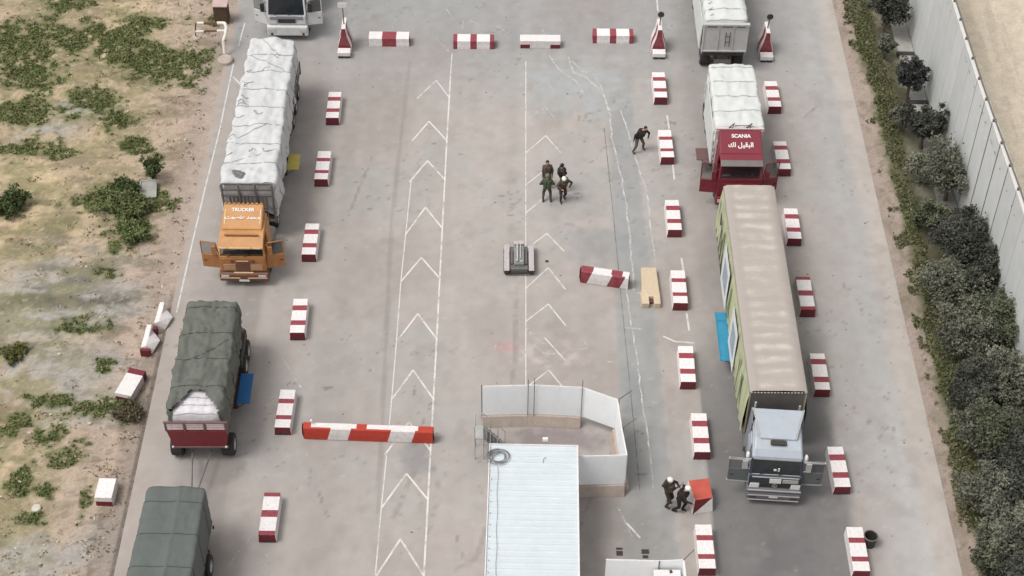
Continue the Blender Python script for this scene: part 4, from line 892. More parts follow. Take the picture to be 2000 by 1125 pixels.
tarp(t, tarp_mesh(2.5, 2.46, .14, 9.3, 2.6, 3.72, 1.0, .05, 15, sag=.05, step=.14), M['tarpw2'], rope_m=M['rope'], every=1.0, step=.14, r=.016, zig=False)
lz = MB()
for k in range(14): lz.tube((-1.15, .4+k*.6, 3.62), (-.75, .5+k*.6, 3.84), .02)
build('lashing', lz, M['rope'], t)
build('flank_tarp', MB().hexa([(-1.46, .3, 1.5), (-1.40, .3, 1.5), (-1.40, 9, 1.5), (-1.46, 9, 1.5), (-1.36, .3, 3.2), (-1.32, .3, 3.2), (-1.32, 9, 3.4), (-1.36, 9, 3.4)]), M['tarpw2'], t)

# ---- silver cab with the canvas roofed trailer
t = thing('lorry', 'silver cab tractor unit with both doors wide open pulling the canvas roofed trailer', 'lorry', (11.93, 47.35, 0), -.065)
make_cab(t, {'paint': M['silver'], 'glass': M['dglass'], 'mirror': M['lgrey']}, 3.05, 2.15, (88, 88), door_m=mat('door_grey', S(104, 108, 107), .5, var=.1), door_edge=M['lgrey'], pillar=mat('pillar_dark', S(58, 64, 72), .4), wtop=2.52, wz0=1.78)
rb = MB().prism([(.30, 2.46), (.36, 2.66), (.60, 2.90), (1.05, 3.12), (2.1, 3.24), (2.1, 2.9), (.7, 2.55)], -1.13, 1.13, inset=lambda y, z: .14*(z-2.46))
build('roof_panel', rb, M['silver'], t, bevel=.06)
d = MB(); 
d.hexa([(-.78, 1.02, 3.02), (.78, 1.02, 3.02), (.98, 2.5, 3.1), (-.98, 2.5, 3.1), (-.78, .98, 3.20), (.78, .98, 3.20), (1.14, 2.36, 3.66), (-1.14, 2.36, 3.66)])
df = build('roof_deflector', d, M['silver'], t, bevel=.05)
for s_ in (-1, 1): build('deflector_edge', MB().tube((s_*.79, .98, 3.205), (s_*1.15, 2.36, 3.665), .03), M['lgrey'], df)
build('roof_hatch', MB().box(-.36, .36, .70, .96, 3.04, 3.17), M['dark'], t, bevel=.05)
for s_ in (-1, 1):
    sd_ = MB().hexa([(s_*1.20-.02, 1.9, 1.0), (s_*1.20+.02, 1.9, 1.0), (s_*1.22+.02, 2.85, 1.0), (s_*1.22-.02, 2.85, 1.0), (s_*1.14-.02, 1.9, 3.1), (s_*1.14+.02, 1.9, 3.1), (s_*1.16+.02, 2.55, 3.45), (s_*1.16-.02, 2.55, 3.45)])
    build('side_deflector', sd_, M['silverd'], t)
build('front_fascia', MB().prism([(-.05, 1.02), (-.06, 1.5), (-.03, 1.74), (.05, 1.80), (.058, 1.02)], -1.185, 1.185), mat('fascia_dark', S(58, 64, 72), .35, var=.1), t, bevel=.03)
build('fascia_strip', MB().box(-1.05, 1.05, -.075, -.04, 1.70, 1.75), M['lgrey'], t)
build('white_card', MB().box(-.26, .26, -.10, -.07, 1.38, 1.66), M['plate'], t)
build('white_banner', MB().box(.32, 1.02, -.10, -.07, 1.42, 1.64), M['lgrey'], t)
gs = MB()
for k in range(3): gs.box(-.7, .7, -.08, -.06, 1.06+k*.10, 1.11+k*.10)
build('grille_slat', gs, M['dark'], t)
st = MB(); ring = [Vector((math.cos(a)*.11, -.10, 1.20+math.sin(a)*.11)) for a in [k*math.pi/8 for k in range(17)]]; st.path(ring, .012)
for a in (90, 210, 330): st.tube((0, -.10, 1.20), (math.cos(math.radians(a))*.11, -.10, 1.20+math.sin(math.radians(a))*.11), .012, .005)
build('emblem', st, M['rim'], t)
b1 = MB().prism([(-.16, .34), (-.26, .42), (-.26, .62), (-.14, .80), (-.2, .86), (-.2, .98), (.0, 1.04), (.3, 1.04), (.3, .34)], -1.24, 1.24, inset=lambda y, z: .06 if y < -.15 else 0)
bo = build('bumper', b1, mat('bumper_grey', S(112, 108, 114), .5, var=.1, scale=3), t, bevel=.05)
build('bumper_rail', MB().box(-1.15, 1.15, -.29, -.26, .36, .41).box(-1.2, 1.2, -.24, -.20, .95, 1.01).box(-1.18, 1.18, -.28, -.25, .66, .71), M['lgrey'], bo)
for s_ in (-.92, .92):
    build('headlight', MB().hexa([(s_-.22, -.12, 1.03), (s_+.22, -.12, 1.03), (s_+.22, -.02, 1.03), (s_-.22, -.02, 1.03), (s_-.18, -.08, 1.30), (s_+.24, -.08, 1.30), (s_+.24, -.02, 1.30), (s_-.18, -.02, 1.30)]), M['lamp'], bo, bevel=.02)
    build('fog_lamp', MB().box(s_-.16, s_+.16, -.28, -.25, .50, .60), M['dark'], bo, bevel=.02)
build('number_plate', MB().box(-.2, .2, -.285, -.262, .56, .65), M['plate'], bo)
build('dashboard_paper', MB().box(-.12, .0, .1, .18, 2.0, 2.06).box(.06, .14, .09, .14, 1.98, 2.18), M['lamp'], t)
for s_ in (-1, 1): build('wind_wing', MB().ball((s_*1.30, .55, 2.45), .2, .5, .8, 1.2, 10), M['plate'], t)
chassis(t, .5, 6.2); wheels(t, (1.2,), 1.22, False); wheels(t, (4.9,), 1.24)
build('fuel_tank', MB().tube((-1.0, 2.4, .7), (-1.0, 3.9, .7), .32, n=14), M['grey'], t)
build('catwalk', MB().box(-.75, .75, 2.3, 3.1, .98, 1.08), M['lgrey'], t)
build('rear_frame', MB().tube((-1.0, 2.6, 1.0), (-1.0, 2.75, 3.6), .05).tube((1.0, 2.6, 1.0), (1.0, 2.75, 3.5), .05), M['lgrey'], t)

t = thing('semi_trailer', 'long trailer with a dusty pinkish canvas roof and green poster-covered curtain side', 'trailer', (12.14, 50.5, 0), .0)
LT = 14.2; ZR = 4.0
rf = MB(); nx, ny = 14, 180                                                       # roof canvas sagging between its bows
for j in range(ny+1):
    y = LT*j/ny; s_ = abs(math.sin(math.pi*y/.71))
    for i in range(nx+1):
        x = -1.29+2.58*i/nx; e = max(0, abs(x)-1.05)/.24
        z = ZR-.034*s_*(1-e)*(.8+.8*noise.noise(Vector((x*.8, y*.7, 9))))-.10*e*e+.02*noise.noise(Vector((x*1.5, y*1.2, 3)))+.016*noise.noise(Vector((x*3, y*6, 3)))
        rf.v.append((x, y, z))
for j in range(ny):
    for i in range(nx): rf.f.append((j*(nx+1)+i, j*(nx+1)+i+1, (j+1)*(nx+1)+i+1, (j+1)*(nx+1)+i)); rf.m.append(0)
# streaked roof material, with the ridges' shading painted in as bands
rm = bpy.data.materials.new('dusty_canvas_roof'); rm.use_nodes = True; n = rm.node_tree; b = n.nodes['Principled BSDF']; b.inputs['Roughness'].default_value = .9; b.inputs['Specular IOR Level'].default_value = .05
tc = n.nodes.new('ShaderNodeTexCoord'); wv = n.nodes.new('ShaderNodeTexNoise'); wv.inputs['Scale'].default_value = 1.0; wv.inputs['Detail'].default_value = 5; wmp = n.nodes.new('ShaderNodeMapping'); wmp.inputs['Scale'].default_value = (.5, 2.3, 1)
nz = n.nodes.new('ShaderNodeTexNoise'); nz.inputs['Scale'].default_value = 1.3; nz.inputs['Detail'].default_value = 8; nz.inputs['Roughness'].default_value = .7
n.links.new(tc.outputs['Object'], wmp.inputs[0]); n.links.new(wmp.outputs[0], wv.inputs[0]); n.links.new(tc.outputs['Object'], nz.inputs['Vector'])
mu = n.nodes.new('ShaderNodeMath'); mu.operation = 'MULTIPLY'; n.links.new(wv.outputs[0], mu.inputs[0]); n.links.new(nz.outputs[0], mu.inputs[1])
sx = n.nodes.new('ShaderNodeSeparateXYZ'); n.links.new(tc.outputs['Object'], sx.inputs[0])
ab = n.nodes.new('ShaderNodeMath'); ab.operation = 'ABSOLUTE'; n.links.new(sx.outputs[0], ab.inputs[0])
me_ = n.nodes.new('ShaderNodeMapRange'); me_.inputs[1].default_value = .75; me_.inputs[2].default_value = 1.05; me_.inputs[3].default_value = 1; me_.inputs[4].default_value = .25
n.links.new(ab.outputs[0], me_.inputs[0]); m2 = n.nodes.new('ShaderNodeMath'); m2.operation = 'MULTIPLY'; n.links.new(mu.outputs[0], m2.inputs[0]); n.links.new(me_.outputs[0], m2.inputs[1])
wb = n.nodes.new('ShaderNodeTexWave'); wb.bands_direction = 'Y'; wb.inputs['Scale'].default_value = .41; wb.inputs['Distortion'].default_value = 3.5; wb.inputs['Detail'].default_value = 2; wb.inputs['Detail Scale'].default_value = .7
n.links.new(tc.outputs['Object'], wb.inputs[0]); wr = n.nodes.new('ShaderNodeMapRange'); wr.inputs[3].default_value = .6; wr.inputs[4].default_value = 1.1; n.links.new(wb.outputs[1], wr.inputs[0])
m2b = n.nodes.new('ShaderNodeMath'); m2b.operation = 'MULTIPLY'; n.links.new(m2.outputs[0], m2b.inputs[0]); n.links.new(wr.outputs[0], m2b.inputs[1]); m2 = m2b
cr = n.nodes.new('ShaderNodeValToRGB'); cr.color_ramp.elements[0].position = .08; cr.color_ramp.elements[0].color = S(180, 171, 163); cr.color_ramp.elements[1].position = .40; cr.color_ramp.elements[1].color = S(208, 200, 191)
el = cr.color_ramp.elements.new(.22); el.color = S(188, 178, 169)
n.links.new(m2.outputs[0], cr.inputs[0]); n.links.new(cr.outputs[0], b.inputs['Base Color'])
build('canvas_roof', rf, rm, t, smooth=True)
build('roof_edge', MB().box(-1.32, -1.27, 0, LT, 3.76, 3.90).box(1.27, 1.32, 0, LT, 3.76, 3.90), mat('roof_edge', S(160, 150, 140), .8, var=.1), t, bevel=.015)
scp = MB()
for k in range(17): scp.ball((-1.22+k*.1525, -.01, 3.88), .06, 1, .4, .8, 8)
build('scalloped_trim', scp, mat('canvas_scallop', S(196, 184, 170), .8), t)
for s_ in (-1, 1):
    cm = MB(); ny = 140; nz_ = 8
    for j in range(ny+1):
        y = LT*j/ny
        for i in range(nz_+1):
            z = 1.15+2.66*i/nz_; bl = math.sin(math.pi*i/nz_)
            x = 1.29+.05*bl*noise.noise(Vector((y*.9, z, s_)))+.03*math.sin(y*9)*(.3+.7*(1-i/nz_))+.06*bl+.16*(1-i/nz_)
            cm.v.append((s_*x, y, z-(.12*noise.noise(Vector((y, s_, 0))) if i == 0 else 0)))
    for j in range(ny):
        for i in range(nz_): cm.f.append((j*(nz_+1)+i, (j+1)*(nz_+1)+i, (j+1)*(nz_+1)+i+1, j*(nz_+1)+i+1)); cm.m.append(0)
    cur = build('side_curtain', cm, M['curtain'], t, smooth=True)
    if s_ < 0:
        ps = MB(); pi_ = MB(); dk = MB()
        for y0, y1 in ((3.4, 6.0), (7.6, 10.4)):
            ps.hexa([(-1.60, y0, 1.5), (-1.59, y0, 1.5), (-1.59, y1-.5, 1.5), (-1.60, y1-.5, 1.5), (-1.45, y0+.6, 3.4), (-1.44, y0+.6, 3.4), (-1.44, y1, 3.4), (-1.45, y1, 3.4)])
            pi_.hexa([(-1.58, y0+.5, 1.9), (-1.57, y0+.5, 1.9), (-1.57, y1-.9, 1.9), (-1.58, y1-.9, 1.9), (-1.492, y0+.9, 3.0), (-1.482, y0+.9, 3.0), (-1.482, y1-.5, 3.0), (-1.492, y1-.5, 3.0)])
        for y in (1.2, 2.2, 6.9, 10.9, 11.8): dk.hexa([(-1.58, y, 1.6), (-1.57, y, 1.6), (-1.57, y+.12, 1.6), (-1.58, y+.12, 1.6), (-1.45, y+.3, 3.3), (-1.44, y+.3, 3.3), (-1.44, y+.5, 3.3), (-1.45, y+.5, 3.3)])
        build('poster', ps, M['adwhite'], cur); build('poster_print', pi_, M['adblue'], cur); build('curtain_print', dk, mat('dark_green_print', S(104, 120, 80), .7), cur)
        rl = MB(); 
        for k in range(20): rl.box(-1.36, -1.33, .3+k*.7, .36+k*.7, 1.0, 1.4)
        build('strap', rl, M['dark'], cur)
build('front_wall', MB().box(-1.27, 1.27, .02, .10, 1.15, 3.8), M['trailfront'], t, bevel=.01)
build('front_post', MB().box(-1.31, -1.24, -.01, .05, 1.1, 3.8).box(1.24, 1.31, -.01, .05, 1.1, 3.8), mat('front_post_beige', S(176, 164, 140), .6), t)
build('rear_door', MB().box(-1.27, -.005, LT-.1, LT-.02, 1.15, 3.8).box(.005, 1.27, LT-.1, LT-.02, 1.15, 3.8), M['trailfront'], t)
build('open_flap', MB().hexa([(-1.50, LT-4.6, 1.0), (-1.46, LT-4.6, 1.0), (-1.40, LT-.2, 1.0), (-1.44, LT-.2, 1.0), (-1.48, LT-4.6, 1.5), (-1.44, LT-4.6, 1.5), (-1.34, LT-.2, 3.2), (-1.38, LT-.2, 3.2)]), M['dark'], t)
build('floor', MB().box(-1.27, 1.27, .05, LT-.05, 1.05, 1.15), M['dark'], t)
chassis(t, 1.0, LT-.2, .85); wheels(t, (9.6, 10.9, 12.2), 1.27)
build('landing_leg', MB().box(-.6, -.5, 3.2, 3.3, .1, .9).box(.5, .6, 3.2, 3.3, .1, .9), M['grey'], t)
locker(t, -1, 4.6, 7.9, M['cyan'], 1.28, z=1.0, wd=.72)

# ------------------------------------------------------------------ guard building, screens
t = thing('guard_cabin', 'cabin with a pale blue-white ribbed metal roof', 'cabin', (.94, 40.0, 0), -.012)
hwid, Lb = 1.93, 7.95; ridg = MB(); n = 0
prof = []
y = 0
while y < Lb-.02:
    prof += [(y, 3.0), (y+.18, 3.0), (y+.215, 3.018), (y+.285, 3.018), (y+.32, 3.0)]; y += .32
v0 = len(prof)
for a, b_ in prof: ridg.v += [(-hwid, a, b_), (hwid, a, b_)]
for i in range(v0-1): ridg.f.append((2*i, 2*i+1, 2*i+3, 2*i+2)); ridg.m.append(0)
build('roof_sheet', ridg, mat('roof_pale_blue', S(218, 226, 230), .4, var=.04, scale=.8, dirt=.3, dcol=S(190, 200, 206)), t)
build('roof_edge', MB().box(-hwid-.05, -hwid, -.05, Lb+.05, 2.85, 3.08).box(hwid, hwid+.06, -.05, Lb+.05, 2.85, 3.08).box(-hwid, hwid, Lb, Lb+.05, 2.85, 3.08).box(-hwid, hwid, -.05, 0, 2.85, 3.08), M['white'], t, bevel=.015)
build('wall', MB().box(-hwid+.02, hwid-.02, .03, Lb-.03, .12, 2.9), M['panelw'], t)
build('door', MB().box(-.5, .4, Lb-.03, Lb+.01, .15, 2.2), M['lgrey'], t); build('window', MB().box(hwid-.02, hwid+.01, 2, 3.2, 1.1, 2.0).box(-hwid-.01, -hwid+.02, 3, 4.2, 1.1, 2.0), M['dglass'], t)
sc2 = MB()
for k in range(9): sc2.ball((-hwid+.10, 1.0+k*.62, 3.07), .022, n=6)
build('screw', sc2, M['dark'], t)
cb = thing('cable_coil', 'coiled grey cable lying on the far left corner of the cabin roof', 'cable', (-.55, 47.25, 3.05))
q = MB()
for k in range(5):
    r = .26+.045*k; ox, oy = random.uniform(-.07, .07), random.uniform(-.05, .05)
    q.path([Vector((math.cos(a)*r*1.15+ox, math.sin(a)*r+oy, .03+.012*k)) for a in [j*math.pi/10 for j in range(21)]], .018, 5)
build('coil', q, M['grey'], cb)
q = MB(); q.path([Vector((-.34, .1, .03)), Vector((-.2, .25, .04)), Vector((-.05, .12, .05)), Vector((.1, .3, .04)), Vector((-.3, -.12, .03)), Vector((-.35, -.3, .03))], .015, 5)
build('loose_end', q, M['grey'], cb)
cb = tag(build('roof_cable', MB().path([Vector((-.55+.02*math.sin(i*1.3), 46.7-i*.4, 3.06)) for i in range(17)], .008, 4), M['grey']), 'thin cable running along the left side of the cabin roof', 'cable')
sq = tag(build('roof_cable', MB().path([Vector((1.55+.10*math.cos(a), 47.0+.25*math.sin(a), 3.06)) for a in [1+k*.3 for k in range(9)]], .010, 4), M['dark']), 'short curled cable on the right half of the cabin roof', 'cable')

def panel_run(t, pts, z0, z1, base=True, cut=0):
    for a, b in zip(pts[:-1], pts[1:]):
        A = Vector(a); B = Vector(b); d = (B-A).normalized(); nn = Vector((-d.y, d.x))*.03; g = d*.02
        build('screen_panel', MB().hexa([(*(A+g-nn), z0), (*(B-g-nn), z0), (*(B-g+nn), z0), (*(A+g+nn), z0), (*(A+g-nn), z1), (*(B-g-nn), z1), (*(B-g+nn), z1), (*(A+g+nn), z1)]), M['panelw'], t)
        build('top_rail', MB().tube((*A, z1+.02), (*B, z1+.02), .025), M['white'], t)
        if base:
            w_ = Vector((-d.y, d.x))*.30; w2 = Vector((-d.y, d.x))*.12
            build('concrete_base', MB().hexa([(*(A-w_), 0), (*(B-w_), 0), (*(B+w_), 0), (*(A+w_), 0), (*(A-w2), z0-.02), (*(B-w2), z0-.02), (*(B+w2), z0-.02), (*(A+w2), z0-.02)]), M['concrete'], t, bevel=.02)
t = thing('screen_fence', 'white panel screen on concrete bases wrapping the far end of the cabin', 'fence')
A_, B_, C_, D_, E1, E2, F_ = (-1.36, 51.85), (.80, 51.95), (3.32, 51.85), (4.93, 51.10), (5.05, 49.4), (5.22, 47.80), (2.99, 47.70)
panel_run(t, [A_, B_, (1.09, 51.96), C_], .62, 2.60); panel_run(t, [C_, D_], .62, 2.60, False); panel_run(t, [D_, E1, E2], .62, 2.60); panel_run(t, [F_, E2], .62, 2.60)
for x, y, tp in ((.80, 51.90, 3.1), (1.09, 51.90, 3.2), (3.32, 51.80, 3.2)): build('post', MB().tube((x, y-.05, .5), (x, y-.05, tp), .018), M['grey'], t)
for x, y in ((D_[0], D_[1]), (E1[0], E1[1])): build('post', MB().tube((x+.05, y, .5), (x+.05, y, 2.65), .04).tube((x+.05, y, 2.65), (x+.62, y+.1, 3.15), .03), M['grey'], t)
build('post', MB().tube((A_[0], A_[1], .3), (A_[0], A_[1], 2.7), .03), M['grey'], t)
t = thing('screen_fence', 'low white panel screen at the bottom edge right of the cabin', 'fence')
Z1 = 2.6; a0 = G(1183, 1093, Z1); b0 = G(1288, 1096, Z1); c0 = G(1336, 1094, Z1); e0 = (c0[0]+.1, c0[1]-3.5)
panel_run(t, [a0, b0, c0], .62, Z1); panel_run(t, [c0, e0], .62, Z1)
pp = MB(); pp.tube((*c0, .4), (*c0, Z1+.05), .04).tube((*c0, Z1+.05), (c0[0]+.42, c0[1]+.3, Z1+.35), .03); pp.tube((b0[0], b0[1]-.05, .4), (b0[0], b0[1]-.05, Z1+.05), .028); build('post', pp, M['grey'], t)
t = thing('equipment_box', 'small white box at the bottom frame edge in front of the lower screen', 'box', (*G(1305, 1112, 2.2), 0))
build('box_body', MB().box(-.62, .52, -.9, .0, 0, 2.2), M['white'], t, bevel=.03)
build('knob', MB().box(.05, .15, -.2, -.1, 2.2, 2.3), M['dark'], t)
# steps
t = thing('metal_stairs', 'narrow grey metal stairs with handrails beside the cabin corner', 'stairs', (-.9, 49.3, 0), 0)
sm_ = MB()
for k in range(6): sm_.box(-.35+k*.16, -.17+k*.16, .35, 1.15, 1.35-k*.22, 1.39-k*.22)
build('tread', sm_, M['grey'], t)
sm_ = MB().box(-.75, -.35, .35, 1.15, 1.40, 1.45)
build('landing', sm_, M['lgrey'], t)
hr = MB()
for yy in (.35, 1.15):
    hr.tube((-.75, yy, 2.3), (-.35, yy, 2.3), .022).tube((-.35, yy, 2.3), (.65, yy, 1.05), .022).tube((-.35, yy, 1.4), (.65, yy, .15), .035)
    for k in range(4): x = -.35+k*.33; z = 1.4-k*.41; hr.tube((x, yy, z), (x, yy, z+.9), .018)
    hr.tube((-.75, yy, 0), (-.75, yy, 2.3), .025).tube((-.35, yy, 0), (-.35, yy, 1.4), .022)
hr.tube((-.75, .35, 2.3), (-.75, 1.15, 2.3), .022).tube((-.75, .35, .7), (-.35, 1.15, .7), .015)
build('handrail', hr, M['lgrey'], t)
t = thing('floodlight', 'small white floodlight on the far edge of the cabin', 'lamp', (1.55, 48.1, 0))
build('lamp_post', MB().tube((0, 0, 0), (0, 0, 3.2), .03), M['lgrey'], t); build('lamp_head', MB().box(-.12, .12, -.06, .06, 3.2, 3.38), M['white'], t, bevel=.02)

# ------------------------------------------------------------------ tracked robot
t = thing('tracked_robot', 'grey tracked bomb disposal robot parked on the open tarmac', 'robot', (.36, 62.0, 0), .01)
for s_ in (-1, 1):
    x0, x1 = sorted((s_*.78, s_*.50))
    tr = MB().prism([(-.05, .12), (-.08, .25), (.02, .42), (1.7, .46), (1.92, .36), (1.95, .2), (1.8, .04), (.1, .02)], x0+.02, x1-.02); tk = build('track', tr, M['black'], t, bevel=.03)
    build('track_guard', MB().prism([(-.02, .36), (.06, .44), (1.7, .49), (1.95, .38), (1.97, .42), (1.72, .54), (.04, .49), (-.06, .38)], x0, x1), M['robot'], tk, bevel=.01)
    gr_ = MB()
    for k in range(14): gr_.box(x0+.02, x1-.02, .1+k*.13, .14+k*.13, -.0, .02)
    for k in range(5): gr_.lathe([(s_*.02-.02, .02), (s_*.02-.02, .13), (s_*.02+.02, .13)], (s_*.77, .2+k*.36, .2), 'x', 12)
    build('road_wheel', gr_, M['grey'], tk)
build('hull', MB().box(-.46, .46, .05, 1.75, .15, .42).box(-.5, .5, .25, .35, .2, .3).box(-.5, .5, 1.4, 1.5, .2, .3), M['grey'], t, bevel=.03)
build('deck', MB().box(-.27, .27, .25, 1.55, .42, .62), M['robotg'], t, bevel=.04)
build('side_pod', MB().box(-.44, -.31, .35, 1.3, .42, .52).box(.31, .44, .35, 1.3, .42, .52), mat('pod_grey', S(112, 100, 100), .6, var=.2), t, bevel=.03)
build('arm', MB().tube((-.08, .5, .68), (-.08, 1.8, .66), .05).tube((.08, .6, .66), (.08, 1.8, .66), .035).box(-.26, .28, 1.65, 1.9, .52, .70), M['robot'], t, bevel=.02)
build('camera_head', MB().box(-.18, -.06, .32, .44, .62, .76).box(.04, .2, .30, .40, .62, .72), M['lgrey'], t, bevel=.01)
build('tow_bar', MB().box(-.5, .5, -.06, .02, .14, .20), M['dark'], t)

# ------------------------------------------------------------------ concrete wall with a rail, right side
t = thing('concrete_wall', 'tall pale concrete panel wall with a steel rail along its coping', 'wall', (24.15, 0, 0))
PW = 1.75; y = 38.0; k = 0; ZW = 7.2
def wx(y): return .22*sm(70, 58, np.array(float(y))).item()+.0
pm = None
while y < 101:
    o = build('panel', MB().box(0, .22, .012, PW-.012, 0, ZW), M['wallc'], t, (wx(y), y, 0), bevel=0) if pm is None else link('panel', pm, t, (wx(y), y, 0)); pm = o.data
    if k == 0: cp = build('coping', MB().box(-.03, .25, .0, PW-.02, ZW, ZW+.05), M['railw'], t, (wx(y), y, 0)); cpm = cp.data
    else: link('coping', cpm, t, (wx(y), y, 0))
    if k == 0: jo = build('joint', MB().box(.02, .2, -.010, .010, 0, ZW-.01), M['grey'], t, (wx(y), y, 0)); jm = jo.data
    else: link('joint', jm, t, (wx(y), y, 0))
    if k == 0: rp = build('rail_post', MB().box(.02, .2, -.03, .03, ZW+.05, ZW+.22), M['rail'], t, (wx(y), y, 0)); rm_ = rp.data
    else: link('rail_post', rm_, t, (wx(y), y, 0))
    y += PW; k += 1
rr = MB(); ys = [38+i*PW for i in range(37)]; rr.path([Vector((wx(q)+.12, q, ZW+.22)) for q in ys], .05, 6); build('rail', rr, M['rail'], t)
fm = None; y = 39.0
while y < 101:
    fx = -1.0+wx(y)
    if fm is None: fo = build('foot', MB().box(0, .95, .1, 4.45, -.1, .12), M['footc'], t, (fx, y, 0), bevel=.03); fm = fo.data; sm2 = build('gap_shade', MB().box(-.1, .95, 4.46, 4.78, -.1, .17), M['dark'], t, (fx, y, 0)); sm3 = sm2.data  # dark strips stand in for the shade in the gaps between feet
    else: link('foot', fm, t, (fx, y, 0)); link('gap_shade', sm3, t, (fx, y, 0))
    y += 4.72
pdm = MB()
for k in range(70):
    yy = random.uniform(40, 100); pdm.box(-.012, 0, yy, yy+.09, random.uniform(1.5, 6.9), random.uniform(1.5, 6.9)) if False else pdm.box(-.004+0, .0, yy, yy+.08, 6.55, 6.67)
build('lifting_hole', pdm, M['grey'], t)

# ------------------------------------------------------------------ plants
def leaf_mesh(name, cs, size, cols, mtl, up=.35, asp=1.8):
    """cs Nx3 centres; cols Nx3 linear"""
    N = len(cs); r = np.random.default_rng(len(cs))
    nrm = r.normal(size=(N, 3)); nrm[:, 2] = np.abs(nrm[:, 2])+up; nrm /= np.linalg.norm(nrm, axis=1)[:, None]
    a = np.cross(nrm, r.normal(size=(N, 3))); a /= np.linalg.norm(a, axis=1)[:, None]; b = np.cross(nrm, a)
    s = (size*r.uniform(.6, 1.4, N))[:, None]
    v = np.stack([cs-a*s*asp*.5, cs+b*s*.5, cs+a*s*asp*.5, cs-b*s*.5], 1).reshape(-1, 3)
    me = bpy.data.meshes.new(name); me.vertices.add(4*N); me.vertices.foreach_set('co', v.reshape(-1).astype('f'))
    me.loops.add(4*N); me.loops.foreach_set('vertex_index', np.arange(4*N)); me.polygons.add(N)
    me.polygons.foreach_set('loop_start', np.arange(0, 4*N, 4)); me.polygons.foreach_set('loop_total', np.full(N, 4)); me.update(calc_edges=True)
    ca = me.color_attributes.new('col', 'FLOAT_COLOR', 'POINT'); c4 = np.concatenate([cols, np.ones((N, 1))], 1)
    ca.data.foreach_set('color', np.repeat(c4, 4, 0).reshape(-1).astype('f')); me.materials.append(mtl); return me
LEAFM = attr_mat('leaf', .75, 6, .15, 0)
def lin(c): c = np.array(c, float)/255; return ((c+.055)/1.055)**2.4*KA
def tree(px, py, R, Hh, label, tint, seed, dens=1.0, cat='tree', name='olive_tree', grp='olive trees along the wall'):
    # px,py marks the crown in the photograph; stand the trunk under it
    x, y = G(px, py, Hh*.6)
    if px > 1500: x += .35; R *= .80
    rs = np.random.default_rng(seed)
    t = thing(name, label, cat, (x, y, 0), 0, grp)
    tb = MB(); limbs = []
    nb = 5 if Hh > 2 else 4
    th = Hh*.28; tb.tube((0, 0, -.1), (0, 0, th), .16*Hh/3.5, .11*Hh/3.5)
    for k in range(nb):
        a = 2*math.pi*k/nb+rs.uniform(-.4, .4); rr_ = R*rs.uniform(.45, .8); e = Vector((math.cos(a)*rr_, math.sin(a)*rr_, Hh*rs.uniform(.55, .85)))
        mid = Vector((e.x*.4, e.y*.4, th+(e.z-th)*.55)); tb.tube((0, 0, th-.05), mid, .08*Hh/3.5, .055*Hh/3.5, 6).tube(mid, e, .055*Hh/3.5, .015, 6); limbs.append(e)
        for q in range(3):
            e2 = e+Vector((rs.normal()*R*.3, rs.normal()*R*.3, rs.uniform(-.1, .35)*Hh*.4)); tb.tube(mid.lerp(e, .6), e2, .025, .008, 5); limbs.append(e2)
    limbs.append(Vector((0, 0, Hh*.85)))
    build('trunk', tb, M['bark'], t)
    cs = []; cc = []
    for e in limbs:
        # clumps made of twiggy sprays
        for q in range(5):
            c = np.array(e)+rs.normal(size=3)*np.array([R*.24, R*.24, Hh*.11]); n_ = int(95*dens*(R/1.6)); sp = R*rs.uniform(.08, .20)
            p = c+rs.normal(size=(n_, 3))*np.array([sp, sp, sp*.8]); cs.append(p)
            sh = rs.uniform(.68, 1.22); base = lin(tint)*sh
            k_ = rs.uniform(.86, 1.12, (n_, 1)); depth = np.clip((p[:, 2:3]/Hh), .25, 1.15); cc.append(base*k_*(.45+.6*depth))  # leaves darken towards the crown's underside, shade put into their colour
    cs = np.concatenate(cs); cc = np.concatenate(cc); ok = cs[:, 2] > .12; cs = cs[ok]; cc = cc[ok]
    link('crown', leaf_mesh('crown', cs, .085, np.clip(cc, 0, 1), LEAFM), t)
    return t
OL = (114, 115, 100); DK = (84, 85, 76); GR = (130, 130, 114); BR = (104, 107, 86)
